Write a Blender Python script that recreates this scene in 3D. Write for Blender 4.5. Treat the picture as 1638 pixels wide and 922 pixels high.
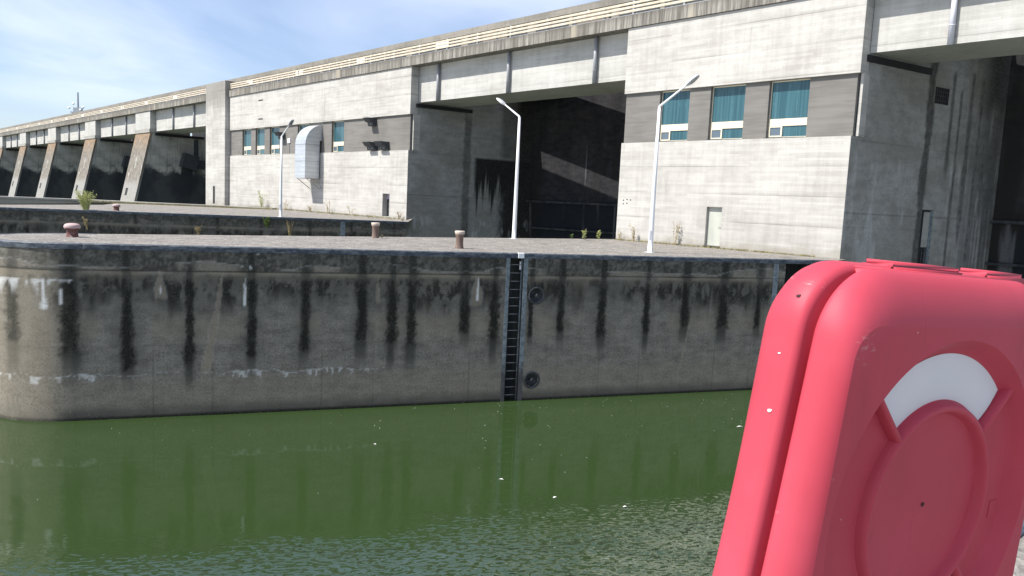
import bpy, bmesh, math, random
import numpy as np
from mathutils import Vector, Matrix
from math import sin, cos, tan, pi, radians, sqrt, atan2

random.seed(7)
for o in list(bpy.data.objects):
    bpy.data.objects.remove(o)
SC = bpy.context.scene
COL = SC.collection

# ------------------------------------------------------------------ camera
cd = bpy.data.cameras.new("camera"); cam = bpy.data.objects.new("camera", cd); COL.objects.link(cam)
cd.sensor_width = 36.0; cd.lens = 36.0*1233.36/1638.0; cd.clip_start = 0.05; cd.clip_end = 6000
EYE = Vector((0, 0, 1.85)); PITCH = .1107369; ROLL = .046634634
_f = Vector((0, cos(PITCH), -sin(PITCH))); _r0 = Vector((1, 0, 0)); _u0 = _r0.cross(_f)
_r = _r0*cos(ROLL) + _u0*sin(ROLL); _u = _u0*cos(ROLL) - _r0*sin(ROLL)
M = Matrix((( _r.x, _u.x, -_f.x), (_r.y, _u.y, -_f.y), (_r.z, _u.z, -_f.z))).to_4x4()
M.translation = EYE
cam.matrix_world = M
SC.camera = cam

# dam frame: +X along the facade to the right, +Y into the dam
ORG = Vector((14.534, 34.394, 0)); DANG = atan2(-.73864, .67410)
DX = Vector((.67410, -.73864, 0)); DY = Vector((.73864, .67410, 0))
def dam(x, y, z=0): return ORG + DX*x + DY*y + Vector((0, 0, z))

# ------------------------------------------------------------------ light
SUN_EL = radians(53); az = radians(22.5)
sh = (-DY)*cos(az) + (-DX)*sin(az)              # horizontal direction towards the sun
SUN = Vector((sh.x*cos(SUN_EL), sh.y*cos(SUN_EL), sin(SUN_EL)))
ld = bpy.data.lights.new("sun", 'SUN'); ld.energy = 4.9; ld.angle = radians(.5); ld.color = (1, .955, .88)
sun = bpy.data.objects.new("sun", ld); COL.objects.link(sun)
sun.rotation_euler = SUN.to_track_quat('Z', 'Y').to_euler(); sun.location = (-20, -10, 40)

W = bpy.data.worlds.new("World"); SC.world = W; W.use_nodes = True
wt = W.node_tree
for n in list(wt.nodes): wt.nodes.remove(n)

SC.view_settings.view_transform = 'Standard'; SC.view_settings.look = 'None'
SC.view_settings.gamma = 1; SC.view_settings.use_curve_mapping = False
SC.view_settings.exposure = .78
SC.render.engine = 'CYCLES'
SC.cycles.max_bounces = 6; SC.cycles.diffuse_bounces = 3; SC.cycles.glossy_bounces = 3
SC.cycles.transparent_max_bounces = 6
try:
    SC.cycles.use_denoising = True
except Exception: pass

# ------------------------------------------------------------------ node helper
class NT:
    def __init__(s, tree): s.t = tree
    def n(s, typ, **kw):
        nd = s.t.nodes.new(typ)
        for k, v in kw.items(): setattr(nd, k, v)
        return nd
    def put(s, sock, v):
        if v is None: return
        if isinstance(v, bpy.types.NodeSocket): s.t.links.new(v, sock)
        else:
            if isinstance(v, (tuple, list)) and sock.type == 'RGBA' and len(v) == 3: v = (*v, 1)
            sock.default_value = v
    def m(s, op, a, b=None, c=None, clamp=False):
        nd = s.n('ShaderNodeMath', operation=op, use_clamp=clamp)
        for i, v in enumerate((a, b, c)): s.put(nd.inputs[i], v)
        return nd.outputs[0]
    def mix(s, f, a, b, mode='MIX'):
        nd = s.n('ShaderNodeMix', data_type='RGBA', blend_type=mode)
        s.put(nd.inputs['Factor'], f); s.put(nd.inputs[6], a); s.put(nd.inputs[7], b)
        return nd.outputs[2]
    def map(s, v, sc=(1, 1, 1), loc=(0, 0, 0), rot=(0, 0, 0)):
        nd = s.n('ShaderNodeMapping'); s.put(nd.inputs[0], v)
        nd.inputs['Scale'].default_value = sc; nd.inputs['Location'].default_value = loc; nd.inputs['Rotation'].default_value = rot
        return nd.outputs[0]
    def noise(s, v, scale=1, detail=3, rough=.55, dist=0):
        nd = s.n('ShaderNodeTexNoise'); s.put(nd.inputs['Vector'], v)
        nd.inputs['Scale'].default_value = scale; nd.inputs['Detail'].default_value = detail
        nd.inputs['Roughness'].default_value = rough; nd.inputs['Distortion'].default_value = dist
        return nd.outputs['Fac']
    def vor(s, v, scale=1, feat='F1', out='Distance', rnd=1):
        nd = s.n('ShaderNodeTexVoronoi', feature=feat); s.put(nd.inputs['Vector'], v)
        nd.inputs['Scale'].default_value = scale
        if 'Randomness' in nd.inputs: nd.inputs['Randomness'].default_value = rnd
        return nd.outputs[out]
    def rng(s, v, a, b, c=0., d=1., smooth=True):
        nd = s.n('ShaderNodeMapRange'); nd.interpolation_type = 'SMOOTHSTEP' if smooth else 'LINEAR'
        s.put(nd.inputs[0], v)
        for i, q in enumerate((a, b, c, d)): s.put(nd.inputs[1+i], q)
        return nd.outputs[0]
    def ramp(s, v, stops):
        nd = s.n('ShaderNodeValToRGB'); s.put(nd.inputs[0], v); cr = nd.color_ramp
        while len(cr.elements) < len(stops): cr.elements.new(.5)
        for e, (p, c) in zip(cr.elements, stops):
            e.position = p; e.color = (*c, 1) if len(c) == 3 else c
        return nd.outputs[0]
    def xyz(s, v):
        nd = s.n('ShaderNodeSeparateXYZ'); s.put(nd.inputs[0], v); return nd.outputs
    def obj(s): return s.n('ShaderNodeTexCoord').outputs['Object']
    def pos(s): return s.n('ShaderNodeNewGeometry').outputs['Position']
    def attr(s, name):
        nd = s.n('ShaderNodeVertexColor', layer_name=name)
        sp = s.n('ShaderNodeSeparateColor'); s.t.links.new(nd.outputs[0], sp.inputs[0])
        return sp.outputs[0], sp.outputs[1], sp.outputs[2], nd.outputs[1]
    def bump(s, h, strength=.3, dist=.02, normal=None):
        nd = s.n('ShaderNodeBump'); nd.inputs['Strength'].default_value = strength
        nd.inputs['Distance'].default_value = dist; s.put(nd.inputs['Height'], h)
        if normal is not None: s.put(nd.inputs['Normal'], normal)
        return nd.outputs[0]

def mat(name, color=None, rough=.8, spec=.5, metal=0., fn=None, coat=0.):
    m = bpy.data.materials.new(name); m.use_nodes = True
    t = m.node_tree; b = t.nodes['Principled BSDF']; N = NT(t)
    b.inputs['Roughness'].default_value = rough; b.inputs['Metallic'].default_value = metal
    b.inputs['Specular IOR Level'].default_value = spec
    if coat: b.inputs['Coat Weight'].default_value = coat
    if color: b.inputs['Base Color'].default_value = (*color, 1)
    if fn:
        r = fn(N)
        for k, v in r.items():
            key = {'color': 'Base Color', 'rough': 'Roughness', 'normal': 'Normal', 'spec': 'Specular IOR Level', 'metal': 'Metallic'}[k]
            N.put(b.inputs[key], v)
    return m

# ---- sky: Nishita with thin procedural cloud in the environment
Nw = NT(wt)
sky = Nw.n('ShaderNodeTexSky', sky_type='NISHITA'); sky.sun_disc = False
sky.sun_elevation = SUN_EL; sky.sun_rotation = atan2(SUN.x, SUN.y)
sky.altitude = 150; sky.air_density = 1.0; sky.dust_density = .7; sky.ozone_density = 2.2
gv = Nw.n('ShaderNodeTexCoord').outputs['Generated']
gx = Nw.xyz(gv)
den = Nw.m('MAXIMUM', Nw.m('ADD', gx[2], .12), .05)
cmb = Nw.n('ShaderNodeCombineXYZ')
Nw.put(cmb.inputs[0], Nw.m('DIVIDE', gx[0], den)); Nw.put(cmb.inputs[1], Nw.m('DIVIDE', gx[1], den))
cv = Nw.map(cmb.outputs[0], sc=(.75, .42, 1), rot=(0, 0, radians(-32)), loc=(1.7, .4, 0))
c1 = Nw.noise(cv, 1.1, 6, .52, .5)
c2 = Nw.noise(cmb.outputs[0], .33, 3, .5)
cm = Nw.m('MULTIPLY', Nw.rng(c1, .36, .74), Nw.rng(c2, .30, .60))
cm = Nw.m('ADD', Nw.m('MULTIPLY', cm, .62), .12, clamp=True)
skyc = Nw.mix(1.0, Nw.mix(cm, sky.outputs[0], (8.6, 9.0, 9.6)), (.99, 1.02, 1.13), 'MULTIPLY')
bg = Nw.n('ShaderNodeBackground'); Nw.put(bg.inputs[0], skyc); bg.inputs[1].default_value = .08
wo = Nw.n('ShaderNodeOutputWorld'); wt.links.new(bg.outputs[0], wo.inputs[0])

# ------------------------------------------------------------------ object helpers
def link_mesh(name, me, m=None, parent=None, smooth=False):
    o = bpy.data.objects.new(name, me); COL.objects.link(o)
    if m is not None: me.materials.append(m)
    if parent is not None:
        o.parent = parent
        if 'offx' in parent.keys(): o.location = (-parent['offx'], -parent['offy'], -parent['offz'])
    if smooth:
        me.polygons.foreach_set('use_smooth', [True]*len(me.polygons))
    return o
def obj(name, bm, m=None, parent=None, smooth=False):
    me = bpy.data.meshes.new(name); bmesh.ops.recalc_face_normals(bm, faces=bm.faces[:]); bm.to_mesh(me); bm.free()
    return link_mesh(name, me, m, parent, smooth)
def tag(o, label=None, cat=None, group=None, kind=None):
    if label: o['label'] = label
    if cat: o['category'] = cat
    if group: o['group'] = group
    if kind: o['kind'] = kind
    return o
def thing(name, label, cat, loc=(0, 0, 0), rotz=0, group=None):
    o = bpy.data.objects.new(name, None); COL.objects.link(o); o.location = loc; o.rotation_euler = (0, 0, rotz)
    o.empty_display_size = .3
    return tag(o, label, cat, group)
def damthing(name, label, cat, x, y, z=0, group=None):
    o = thing(name, label, cat, dam(x, y, z), DANG, group)
    o['offx'] = float(x); o['offy'] = float(y); o['offz'] = float(z)
    return o
def copy_tree(o, parent=None):
    c = o.copy(); COL.objects.link(c)
    if parent is not None: c.parent = parent
    for ch in list(o.children): copy_tree(ch, c)
    return c

def BM(): return bmesh.new()
def box(bm, x0, x1, y0, y1, z0, z1):
    v = [bm.verts.new(p) for p in ((x0, y0, z0), (x1, y0, z0), (x1, y1, z0), (x0, y1, z0), (x0, y0, z1), (x1, y0, z1), (x1, y1, z1), (x0, y1, z1))]
    for f in ((0, 3, 2, 1), (4, 5, 6, 7), (0, 1, 5, 4), (1, 2, 6, 5), (2, 3, 7, 6), (3, 0, 4, 7)): bm.faces.new([v[i] for i in f])
    return v
def bbox(bm, x0, x1, y0, y1, z0, z1, b=.02, seg=1):
    vs = box(bm, x0, x1, y0, y1, z0, z1)
    es = {e for v in vs for e in v.link_edges}
    bmesh.ops.bevel(bm, geom=list(es), offset=b, segments=seg, affect='EDGES', clamp_overlap=True)
def prism(bm, poly, z0, z1, axis='z'):
    # poly of 2D points; extruded along axis
    def P(a, b, c):
        return {'z': (a, b, c), 'x': (c, a, b), 'y': (a, c, b)}[axis]
    lo = [bm.verts.new(P(a, b, z0)) for a, b in poly]; hi = [bm.verts.new(P(a, b, z1)) for a, b in poly]
    n = len(poly)
    bm.faces.new(lo[::-1]); bm.faces.new(hi)
    for i in range(n):
        j = (i+1) % n; bm.faces.new((lo[i], lo[j], hi[j], hi[i]))
def tube(bm, pts, rad, seg=10, caps=True):
    pts = [Vector(p) for p in pts]
    if not isinstance(rad, (list, tuple)): rad = [rad]*len(pts)
    rings = []; up = None
    for i, p in enumerate(pts):
        a = pts[max(i-1, 0)]; b = pts[min(i+1, len(pts)-1)]; t = (b-a).normalized()
        if up is None:
            up = Vector((0, 0, 1)) if abs(t.z) < .9 else Vector((1, 0, 0))
        e = t.cross(up).normalized(); w = e.cross(t).normalized(); up = w
        rings.append([bm.verts.new(p + (e*cos(2*pi*k/seg) + w*sin(2*pi*k/seg))*rad[i]) for k in range(seg)])
    for a, b in zip(rings, rings[1:]):
        for k in range(seg): bm.faces.new((a[k], a[(k+1) % seg], b[(k+1) % seg], b[k]))
    if caps:
        bm.faces.new(rings[0][::-1]); bm.faces.new(rings[-1])
def lathe(bm, prof, seg=32, c=(0, 0, 0)):
    rings = []
    for r, z in prof:
        if r < 1e-5: rings.append([bm.verts.new((c[0], c[1], c[2]+z))])
        else: rings.append([bm.verts.new((c[0]+r*cos(2*pi*k/seg), c[1]+r*sin(2*pi*k/seg), c[2]+z)) for k in range(seg)])
    for a, b in zip(rings, rings[1:]):
        for k in range(seg):
            j = (k+1) % seg
            if len(a) == 1 and len(b) == 1: continue
            if len(a) == 1: bm.faces.new((a[0], b[k], b[j]))
            elif len(b) == 1: bm.faces.new((a[k], a[j], b[0]))
            else: bm.faces.new((a[k], a[j], b[j], b[k]))
def flat(bm, pts):
    return bm.faces.new([bm.verts.new(p) for p in pts])

# numpy value noise for weathering maps
def _h(ix, iy, s):
    a = (ix.astype(np.int64)*374761393 + iy.astype(np.int64)*668265263 + s*974711) & 0x7fffffff
    a = ((a ^ (a >> 13))*1274126177) & 0x7fffffff
    return ((a ^ (a >> 16)) & 0xffff)/65535.0
def vn(x, y, s=0):
    ix = np.floor(x); iy = np.floor(y); fx = x-ix; fy = y-iy
    fx = fx*fx*(3-2*fx); fy = fy*fy*(3-2*fy)
    a = _h(ix, iy, s); b = _h(ix+1, iy, s); c = _h(ix, iy+1, s); d = _h(ix+1, iy+1, s)
    return (a*(1-fx)+b*fx)*(1-fy) + (c*(1-fx)+d*fx)*fy
def fbm(x, y, s=0, o=4):
    t = 0; amp = .5; nrm = 0
    for k in range(o):
        t = t + amp*vn(x, y, s+k*17); nrm += amp; x = x*2.03; y = y*2.03; amp *= .55
    return t/nrm
def sst(a, b, x):
    t = np.clip((x-a)/(b-a), 0, 1); return t*t*(3-2*t)
def grid(name, us, zs, P, attrs, m, parent, keep=None, smooth=True):
    """surface over (u,z); P(U,Z)->x,y,z arrays; attrs(U,Z)->4 arrays stored as the dirt map"""
    U, Z = np.meshgrid(us, zs); X, Y, ZZ = P(U, Z)
    nu, nz = len(us), len(zs)
    co = np.stack([X, Y, ZZ], -1).reshape(-1, 3).astype(np.float32)
    i, j = np.meshgrid(np.arange(nu-1), np.arange(nz-1)); i = i.ravel(); j = j.ravel()
    if keep is not None:
        k = keep((us[i]+us[i+1])/2, (zs[j]+zs[j+1])/2); i = i[k]; j = j[k]
    a = j*nu+i
    F = np.stack([a, a+1, a+1+nu, a+nu], -1).astype(np.int32)
    me = bpy.data.meshes.new(name)
    me.vertices.add(len(co)); me.vertices.foreach_set('co', co.ravel())
    me.loops.add(F.size); me.loops.foreach_set('vertex_index', F.ravel())
    me.polygons.add(len(F)); me.polygons.foreach_set('loop_start', np.arange(0, F.size, 4, dtype=np.int32))
    me.polygons.foreach_set('loop_total', np.full(len(F), 4, dtype=np.int32))
    me.update(calc_edges=True)
    A = np.stack([np.broadcast_to(q, U.shape) for q in attrs(U, Z)], -1).reshape(-1, 4).astype(np.float32)
    at = me.color_attributes.new('dirt', 'FLOAT_COLOR', 'POINT'); at.data.foreach_set('color', np.clip(A, 0, 1).ravel())
    me.validate()
    return link_mesh(name, me, m, parent, smooth)

# ------------------------------------------------------------------ materials
def f_concrete(base=(.485, .472, .443), dark=(.335, .322, .296), period=1.37, stain=.5, amt=1.):
    def fn(N):
        p = N.obj(); x = N.xyz(p)
        # individual shutter boards: a value per board, thin seams between
        bz = N.m('DIVIDE', x[2], .118); row = N.m('FLOOR', bz)
        wn = N.n('ShaderNodeTexWhiteNoise', noise_dimensions='1D'); N.put(wn.inputs['W'], row)
        bxx = N.m('FLOOR', N.m('ADD', N.m('DIVIDE', N.m('ADD', x[0], N.m('MULTIPLY', x[1], .9)), 2.6), N.m('MULTIPLY', wn.outputs[0], 9.)))
        w2 = N.n('ShaderNodeTexWhiteNoise', noise_dimensions='2D'); cv = N.n('ShaderNodeCombineXYZ')
        N.put(cv.inputs[0], bxx); N.put(cv.inputs[1], row); N.put(w2.inputs['Vector'], cv.outputs[0])
        brd = w2.outputs[0]
        seam = N.rng(N.m('ABSOLUTE', N.m('SUBTRACT', N.m('FRACT', bz), .5)), .40, .5)
        big = N.noise(N.map(p, (.22, .22, .45)), 1.0, 5, .62)
        mott = N.noise(N.map(p, (.9, .9, 1.6), (2, 7, 1)), 1.0, 5, .7)
        streak = N.noise(N.map(p, (3.4, 3.4, .2)), 1.0, 4, .65)
        fine = N.noise(p, 18, 3, .65)
        zz = N.m('ADD', x[2], N.m('MULTIPLY', N.noise(N.map(p, (.5, .5, .1)), 1, 2), .05))
        fr = N.m('FRACT', N.m('DIVIDE', zz, period))
        lm = N.rng(N.noise(N.map(p, (.16, .16, .73), (3, 1, 7)), 1, 3), .40, .62)
        lift = N.m('MULTIPLY', N.rng(N.m('ADD', fr, N.m('MULTIPLY', mott, .12)), .06, .22, 1., 0.), lm)
        line = N.m('MULTIPLY', N.rng(N.m('ABSOLUTE', N.m('SUBTRACT', fr, .02)), 0, .014, 1, 0), N.m('ADD', .35, lm))
        v = N.m('ADD', N.m('MULTIPLY', big, .75), N.m('MULTIPLY', mott, .5))
        v = N.m('ADD', v, N.m('MULTIPLY', streak, .38)); v = N.m('ADD', v, N.m('MULTIPLY', N.m('SUBTRACT', brd, .5), .14))
        c = N.mix(N.rng(v, .55, 1.05), dark, base)
        c = N.mix(N.m('MULTIPLY', lift, .38*amt), c, (.2, .192, .175))
        c = N.mix(N.m('MULTIPLY', line, .38*amt), c, (.10, .096, .088))
        c = N.mix(N.m('MULTIPLY', seam, .10*amt), c, (.14, .134, .12))
        sp = N.rng(N.noise(N.map(p, (1, 1, .3), (9, 2, 5)), 1.1, 6, .68), .60, .78)
        c = N.mix(N.m('MULTIPLY', sp, stain), c, (.2, .185, .155))
        run = N.m('MULTIPLY', N.rng(N.noise(N.map(p, (7, 7, .25), (1, 3, 2)), 1.0, 3, .6), .62, .74), N.rng(big, .45, .6))
        c = N.mix(N.m('MULTIPLY', run, .35), c, (.15, .14, .12))
        foot = N.m('MULTIPLY', N.rng(N.m('ADD', x[2], N.m('MULTIPLY', mott, .9)), .45, 1.0, 1, 0), .45)
        c = N.mix(foot, c, (.23, .20, .15))
        c = N.mix(N.m('MULTIPLY', N.rng(fine, .35, .65), .12), c, (.27, .26, .24))
        h = N.m('ADD', N.m('MULTIPLY', brd, .35), N.m('MULTIPLY', fine, .3))
        h = N.m('SUBTRACT', h, N.m('ADD', N.m('MULTIPLY', line, .5), N.m('MULTIPLY', seam, .3)))
        return dict(color=c, normal=N.bump(h, .4, .012))
    return fn
M_CONC = mat('facade_concrete', rough=.9, spec=.25, fn=f_concrete())
M_CONC_GREY = mat('side_concrete', rough=.9, spec=.25, fn=f_concrete((.33, .325, .30), (.23, .225, .205), 1.45, .5))
M_CONC_PALE = mat('beam_concrete', rough=.9, spec=.25, fn=f_concrete((.47, .465, .44), (.34, .335, .31), 3.1, .25, .5))

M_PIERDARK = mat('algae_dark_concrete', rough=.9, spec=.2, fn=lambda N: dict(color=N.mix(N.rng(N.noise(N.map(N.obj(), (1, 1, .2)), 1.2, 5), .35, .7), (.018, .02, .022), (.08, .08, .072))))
def f_fascia(N):
    p = N.obj(); x = N.xyz(p)
    streak = N.noise(N.map(p, (3.6, 3.6, .16)), 1.6, 5, .75)
    s2 = N.noise(N.map(p, (.25, .25, .1)), 1.3, 3, .6)
    c = N.mix(N.rng(streak, .34, .68), (.10, .093, .082), (.33, .315, .28))
    c = N.mix(N.m('MULTIPLY', N.rng(s2, .42, .62), .45), c, (.12, .108, .09))
    top = N.rng(N.m('ADD', x[2], N.m('MULTIPLY', streak, .5)), 12.25, 12.7)
    c = N.mix(N.m('MULTIPLY', top, .5), c, (.085, .076, .064))
    soft = N.rng(N.noise(N.map(p, (.6, .6, .05), (8, 0, 0)), 1.2, 2), .62, .72)
    c = N.mix(N.m('MULTIPLY', soft, .7), c, (.38, .34, .27))
    return dict(color=c, normal=N.bump(N.noise(p, 14, 4, .7), .4, .01))
M_FASCIA = mat('weathered_fascia', rough=.95, spec=.2, fn=f_fascia)

def f_pillar(N):
    r = f_concrete()(N); p = N.obj(); x = N.xyz(p)
    n = N.noise(N.map(p, (1.2, 1.2, .2)), 1.3, 4, .65)
    t = N.rng(N.m('ADD', x[2], N.m('MULTIPLY', N.m('SUBTRACT', n, .5), 4.0)), 9.4, 12.2)
    r['color'] = N.mix(N.m('MULTIPLY', t, .62), r['color'], (.14, .132, .118)); return r
M_PILLAR = mat('stained_pillar_concrete', rough=.9, spec=.25, fn=f_pillar)
def f_band(N):
    p = N.obj()
    a = N.noise(N.map(p, (.4, .4, 5)), 1.2, 3); b = N.noise(p, .35, 3)
    c = N.mix(N.rng(N.m('ADD', a, b), .7, 1.3), (.135, .128, .118), (.185, .176, .162))
    return dict(color=c, normal=N.bump(a, .25, .008))
M_BAND = mat('grey_render', rough=.85, spec=.3, fn=f_band)

# weathered concrete driven by the dirt map: R black algae and painted shade, G tan, B white lime, A damp grey (painted shade on gates)
def f_dirt(base, light, tan_=(.255, .218, .16), black=(.012, .012, .011), damp=(.062, .061, .052), white=(.62, .63, .62), grit=.5, zgrit=False):
    def fn(N):
        p = N.obj(); r, g, b, a = N.attr('dirt')
        fine = N.noise(p, 16, 4, .7); grain = N.noise(p, 45, 2, .7)
        mid = N.noise(N.map(p, (1.2, 1.2, 2.4)), 1.3, 5, .65)
        streak = N.noise(N.map(p, (5, 5, .35)), 1.3, 4, .65)
        v = N.m('ADD', N.m('MULTIPLY', mid, .85), N.m('MULTIPLY', streak, .22)); v = N.m('ADD', v, N.m('MULTIPLY', N.m('SUBTRACT', fine, .5), 1.0)); v = N.m('ADD', v, .29)
        hb = N.noise(N.map(p, (.15, .15, 3.2)), 1.4, 3, .6)
        v = N.m('ADD', v, N.m('MULTIPLY', N.m('SUBTRACT', hb, .5), .18))
        c = N.mix(N.rng(v, .55, 1.08), base, light)
        sk = N.m('MULTIPLY', N.rng(N.noise(p, 70, 2, .8), .56, .72), grit)
        c = N.mix(N.m('MULTIPLY', sk, .45), c, (.42, .40, .35))
        dk_ = N.m('MULTIPLY', N.rng(N.noise(N.map(p, loc=(4, 4, 4)), 55, 2, .8), .56, .7), grit)
        c = N.mix(N.m('MULTIPLY', dk_, .6), c, (.035, .034, .03))
        brk = N.m('SUBTRACT', N.m('MULTIPLY', fine, 1.0), .5)
        def mk(k, s=1.0, w=.9): return N.m('MULTIPLY', k, N.m('ADD', w, N.m('MULTIPLY', brk, s)), clamp=True)
        c = N.mix(mk(g, 1.3), c, tan_)
        c = N.mix(mk(a, 1.2), c, damp)
        c = N.mix(mk(r, 1.5, 1.0), c, black)
        c = N.mix(mk(b, 1.2), c, white)
        peb = N.rng(N.vor(p, 15, out='Distance'), .04, .26, 1, 0)
        pebm = N.m('MULTIPLY', peb, N.rng(N.noise(p, 2.2, 3), .5, .62))
        if zgrit:
            zg = N.rng(N.m('ADD', N.xyz(p)[2], N.m('MULTIPLY', mid, .8)), -3.9, -3.3, 1.0, .25)
            pebm = N.m('MULTIPLY', pebm, zg)
            dp = N.m('MULTIPLY', N.m('MULTIPLY', N.rng(N.vor(N.map(p, loc=(5, 5, 5)), 12), .05, .3, 1, 0), zg), N.rng(mid, .45, .6))
            c = N.mix(N.m('MULTIPLY', dp, .7), c, (.05, .045, .035))
            pebm = N.m('MULTIPLY', pebm, 1.7, clamp=True)
        c = N.mix(N.m('MULTIPLY', pebm, grit), c, (.36, .31, .22))
        h = N.m('ADD', fine, N.m('MULTIPLY', grain, .5)); h = N.m('ADD', h, N.m('MULTIPLY', peb, .3))
        return dict(color=c, normal=N.bump(h, .55, .012))
    return fn
M_LOCK = mat('streaked_wall_concrete', rough=.92, spec=.25, fn=f_dirt((.102, .095, .081), (.238, .223, .188), black=(.013, .0132, .010), zgrit=True))
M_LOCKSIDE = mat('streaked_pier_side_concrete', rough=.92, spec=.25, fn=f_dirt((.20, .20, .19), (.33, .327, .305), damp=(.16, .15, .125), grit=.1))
M_GATE = mat('dirt_shade_gate_concrete', rough=.8, spec=.2, fn=f_dirt((.005, .0065, .010), (.034, .033, .037), tan_=(.05, .047, .046), damp=(.006, .009, .014), white=(.2, .2, .21), grit=.0))

def f_gravel(N):
    p = N.pos()
    n1 = N.noise(p, 1.2, 5, .7); n2 = N.noise(p, 9, 4, .75)
    c = N.mix(N.rng(N.m('ADD', n1, n2), .65, 1.35), (.112, .104, .095), (.262, .245, .225))
    cell = N.vor(p, 9, out='Color'); cs = N.n('ShaderNodeSeparateColor'); N.put(cs.inputs[0], cell)
    c = N.mix(N.m('MULTIPLY', N.rng(cs.outputs[0], .45, 1.), .28), c, (.42, .39, .35))
    sp = N.m('MULTIPLY', N.rng(N.vor(p, 2.3), .05, .11, 1, 0), N.rng(N.noise(p, .9, 2), .36, .5))
    c = N.mix(N.m('MULTIPLY', sp, .9), c, (.8, .79, .76))
    sp2 = N.m('MULTIPLY', N.rng(N.vor(N.map(p, loc=(3, 3, 0)), 5.3), .06, .14, 1, 0), .75)
    c = N.mix(sp2, c, (.66, .64, .6))
    dk = N.m('MULTIPLY', N.rng(N.vor(N.map(p, loc=(7, 1, 0)), 3.3), .06, .2, 1, 0), .6)
    c = N.mix(dk, c, (.06, .055, .05))
    return dict(color=c, normal=N.bump(N.m('ADD', n2, N.m('MULTIPLY', N.vor(p, 9), .8)), .9, .04))
M_GRAVEL = mat('gravel_pavement', rough=.95, spec=.2, fn=f_gravel)

def f_coping(N):
    p = N.obj()
    n = N.noise(N.map(p, (1.4, 1.4, 6)), 1.4, 5, .7); n2 = N.noise(p, 7, 4, .7)
    c = N.mix(N.rng(N.m('ADD', n, N.m('MULTIPLY', n2, .5)), .65, .95), (.022, .032, .05), (.11, .13, .145))
    w = N.rng(N.noise(N.map(p, (2.2, 2.2, .4)), 1.7, 4, .7), .64, .72)
    c = N.mix(N.m('MULTIPLY', w, .7), c, (.42, .44, .45))
    return dict(color=c, rough=.6, normal=N.bump(n2, .4, .01))
M_COPING = mat('blue_steel_coping', rough=.6, fn=f_coping)

def f_steel(N):
    p = N.obj(); n = N.noise(p, 5, 4, .7); x = N.xyz(p)
    c = N.mix(N.rng(n, .35, .7), (.10, .125, .14), (.23, .27, .29))
    rust = N.rng(N.m('ADD', x[2], N.m('MULTIPLY', n, 1.2)), -4.0, -3.2, 1, 0)
    c = N.mix(N.m('MULTIPLY', rust, .8), c, (.05, .04, .042))
    return dict(color=c, normal=N.bump(n, .3, .01))
M_STEEL = mat('galvanised_steel', rough=.55, metal=.25, fn=f_steel)
M_RUNG = mat('rung_steel', (.20, .21, .21), rough=.5, metal=.4)
M_BLACK = mat('black_recess', (.014, .014, .015), rough=.85)
M_DARKSTEEL = mat('dark_steel', rough=.6, fn=lambda N: dict(color=N.mix(N.rng(N.noise(N.obj(), 6, 4), .3, .7), (.018, .021, .024), (.055, .06, .066))))

def f_rustpaint(top, low, z0, z1):
    def fn(N):
        p = N.obj(); x = N.xyz(p); n = N.noise(p, 9, 5, .7); n2 = N.noise(p, 26, 3, .7)
        z = N.m('ADD', x[2], N.m('MULTIPLY', N.m('SUBTRACT', n, .5), .12))
        c = N.mix(N.rng(z, z0, z1), low, top)
        c = N.mix(N.m('MULTIPLY', N.rng(n2, .55, .7), .55), c, (.10, .055, .04))
        c = N.mix(N.m('MULTIPLY', N.rng(N.noise(p, 15, 4), .6, .72), .6), c, (.6, .56, .53))
        return dict(color=c, normal=N.bump(n2, .5, .01))
    return fn
M_MUSH = mat('faded_red_bollard', rough=.8, fn=f_rustpaint((.42, .31, .30), (.13, .055, .048), .27, .33))
M_WAIST = mat('rusty_bollard', rough=.8, fn=f_rustpaint((.50, .42, .35), (.15, .10, .08), .50, .60))

M_WHITE = mat('white_lamp_paint', rough=.45, fn=lambda N: dict(color=N.mix(N.rng(N.noise(N.map(N.obj(), (6, 6, .5)), 1, 3), .3, .75), (.62, .64, .66), (.8, .81, .83))))
M_LAMPHEAD = mat('lamp_head_grey', (.42, .43, .45), rough=.45)
M_LENS = mat('lamp_lens', (.18, .19, .2), rough=.2)
M_CREAM = mat('cream_paint', rough=.5, fn=lambda N: dict(color=N.mix(N.rng(N.noise(N.map(N.obj(), (1, 1, 1)), 3, 4), .3, .75), (.45, .385, .29), (.62, .545, .43))))
M_CREAMF = mat('cream_window_frame', (.66, .60, .45), rough=.5)
M_SPAN = mat('cream_spandrel', rough=.5, fn=lambda N: dict(color=N.mix(N.noise(N.obj(), 3, 4), (.62, .535, .38), (.74, .66, .50))))
def f_glass(N):
    p = N.obj(); x = N.xyz(p)
    st = N.m('FRACT', N.m('MULTIPLY', N.m('ADD', x[0], N.m('MULTIPLY', N.noise(N.map(p, (6, 6, .2)), 1, 2), .05)), 5.3))
    n = N.noise(N.map(p, (5.3, 5.3, .12)), 1.4, 2, .5)
    c = N.mix(N.rng(n, .3, .7), (.026, .078, .096), (.05, .125, .147))
    c = N.mix(N.m('MULTIPLY', N.rng(st, .86, .98), .7), c, (.014, .06, .085))
    hl = N.m('MULTIPLY', N.rng(st, .0, .08, 1, 0), N.rng(N.noise(N.map(p, (5.3, 5.3, 1.4), (3, 0, 0)), 1.3, 3), .58, .7))
    c = N.mix(hl, c, (.22, .34, .36))
    return dict(color=c, rough=.16)
M_GLASS = mat('teal_blind_glass', rough=.16, spec=.5, fn=f_glass)
M_GLASSD = mat('grey_sash_glass', (.10, .13, .16), rough=.1, spec=.6)
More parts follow.
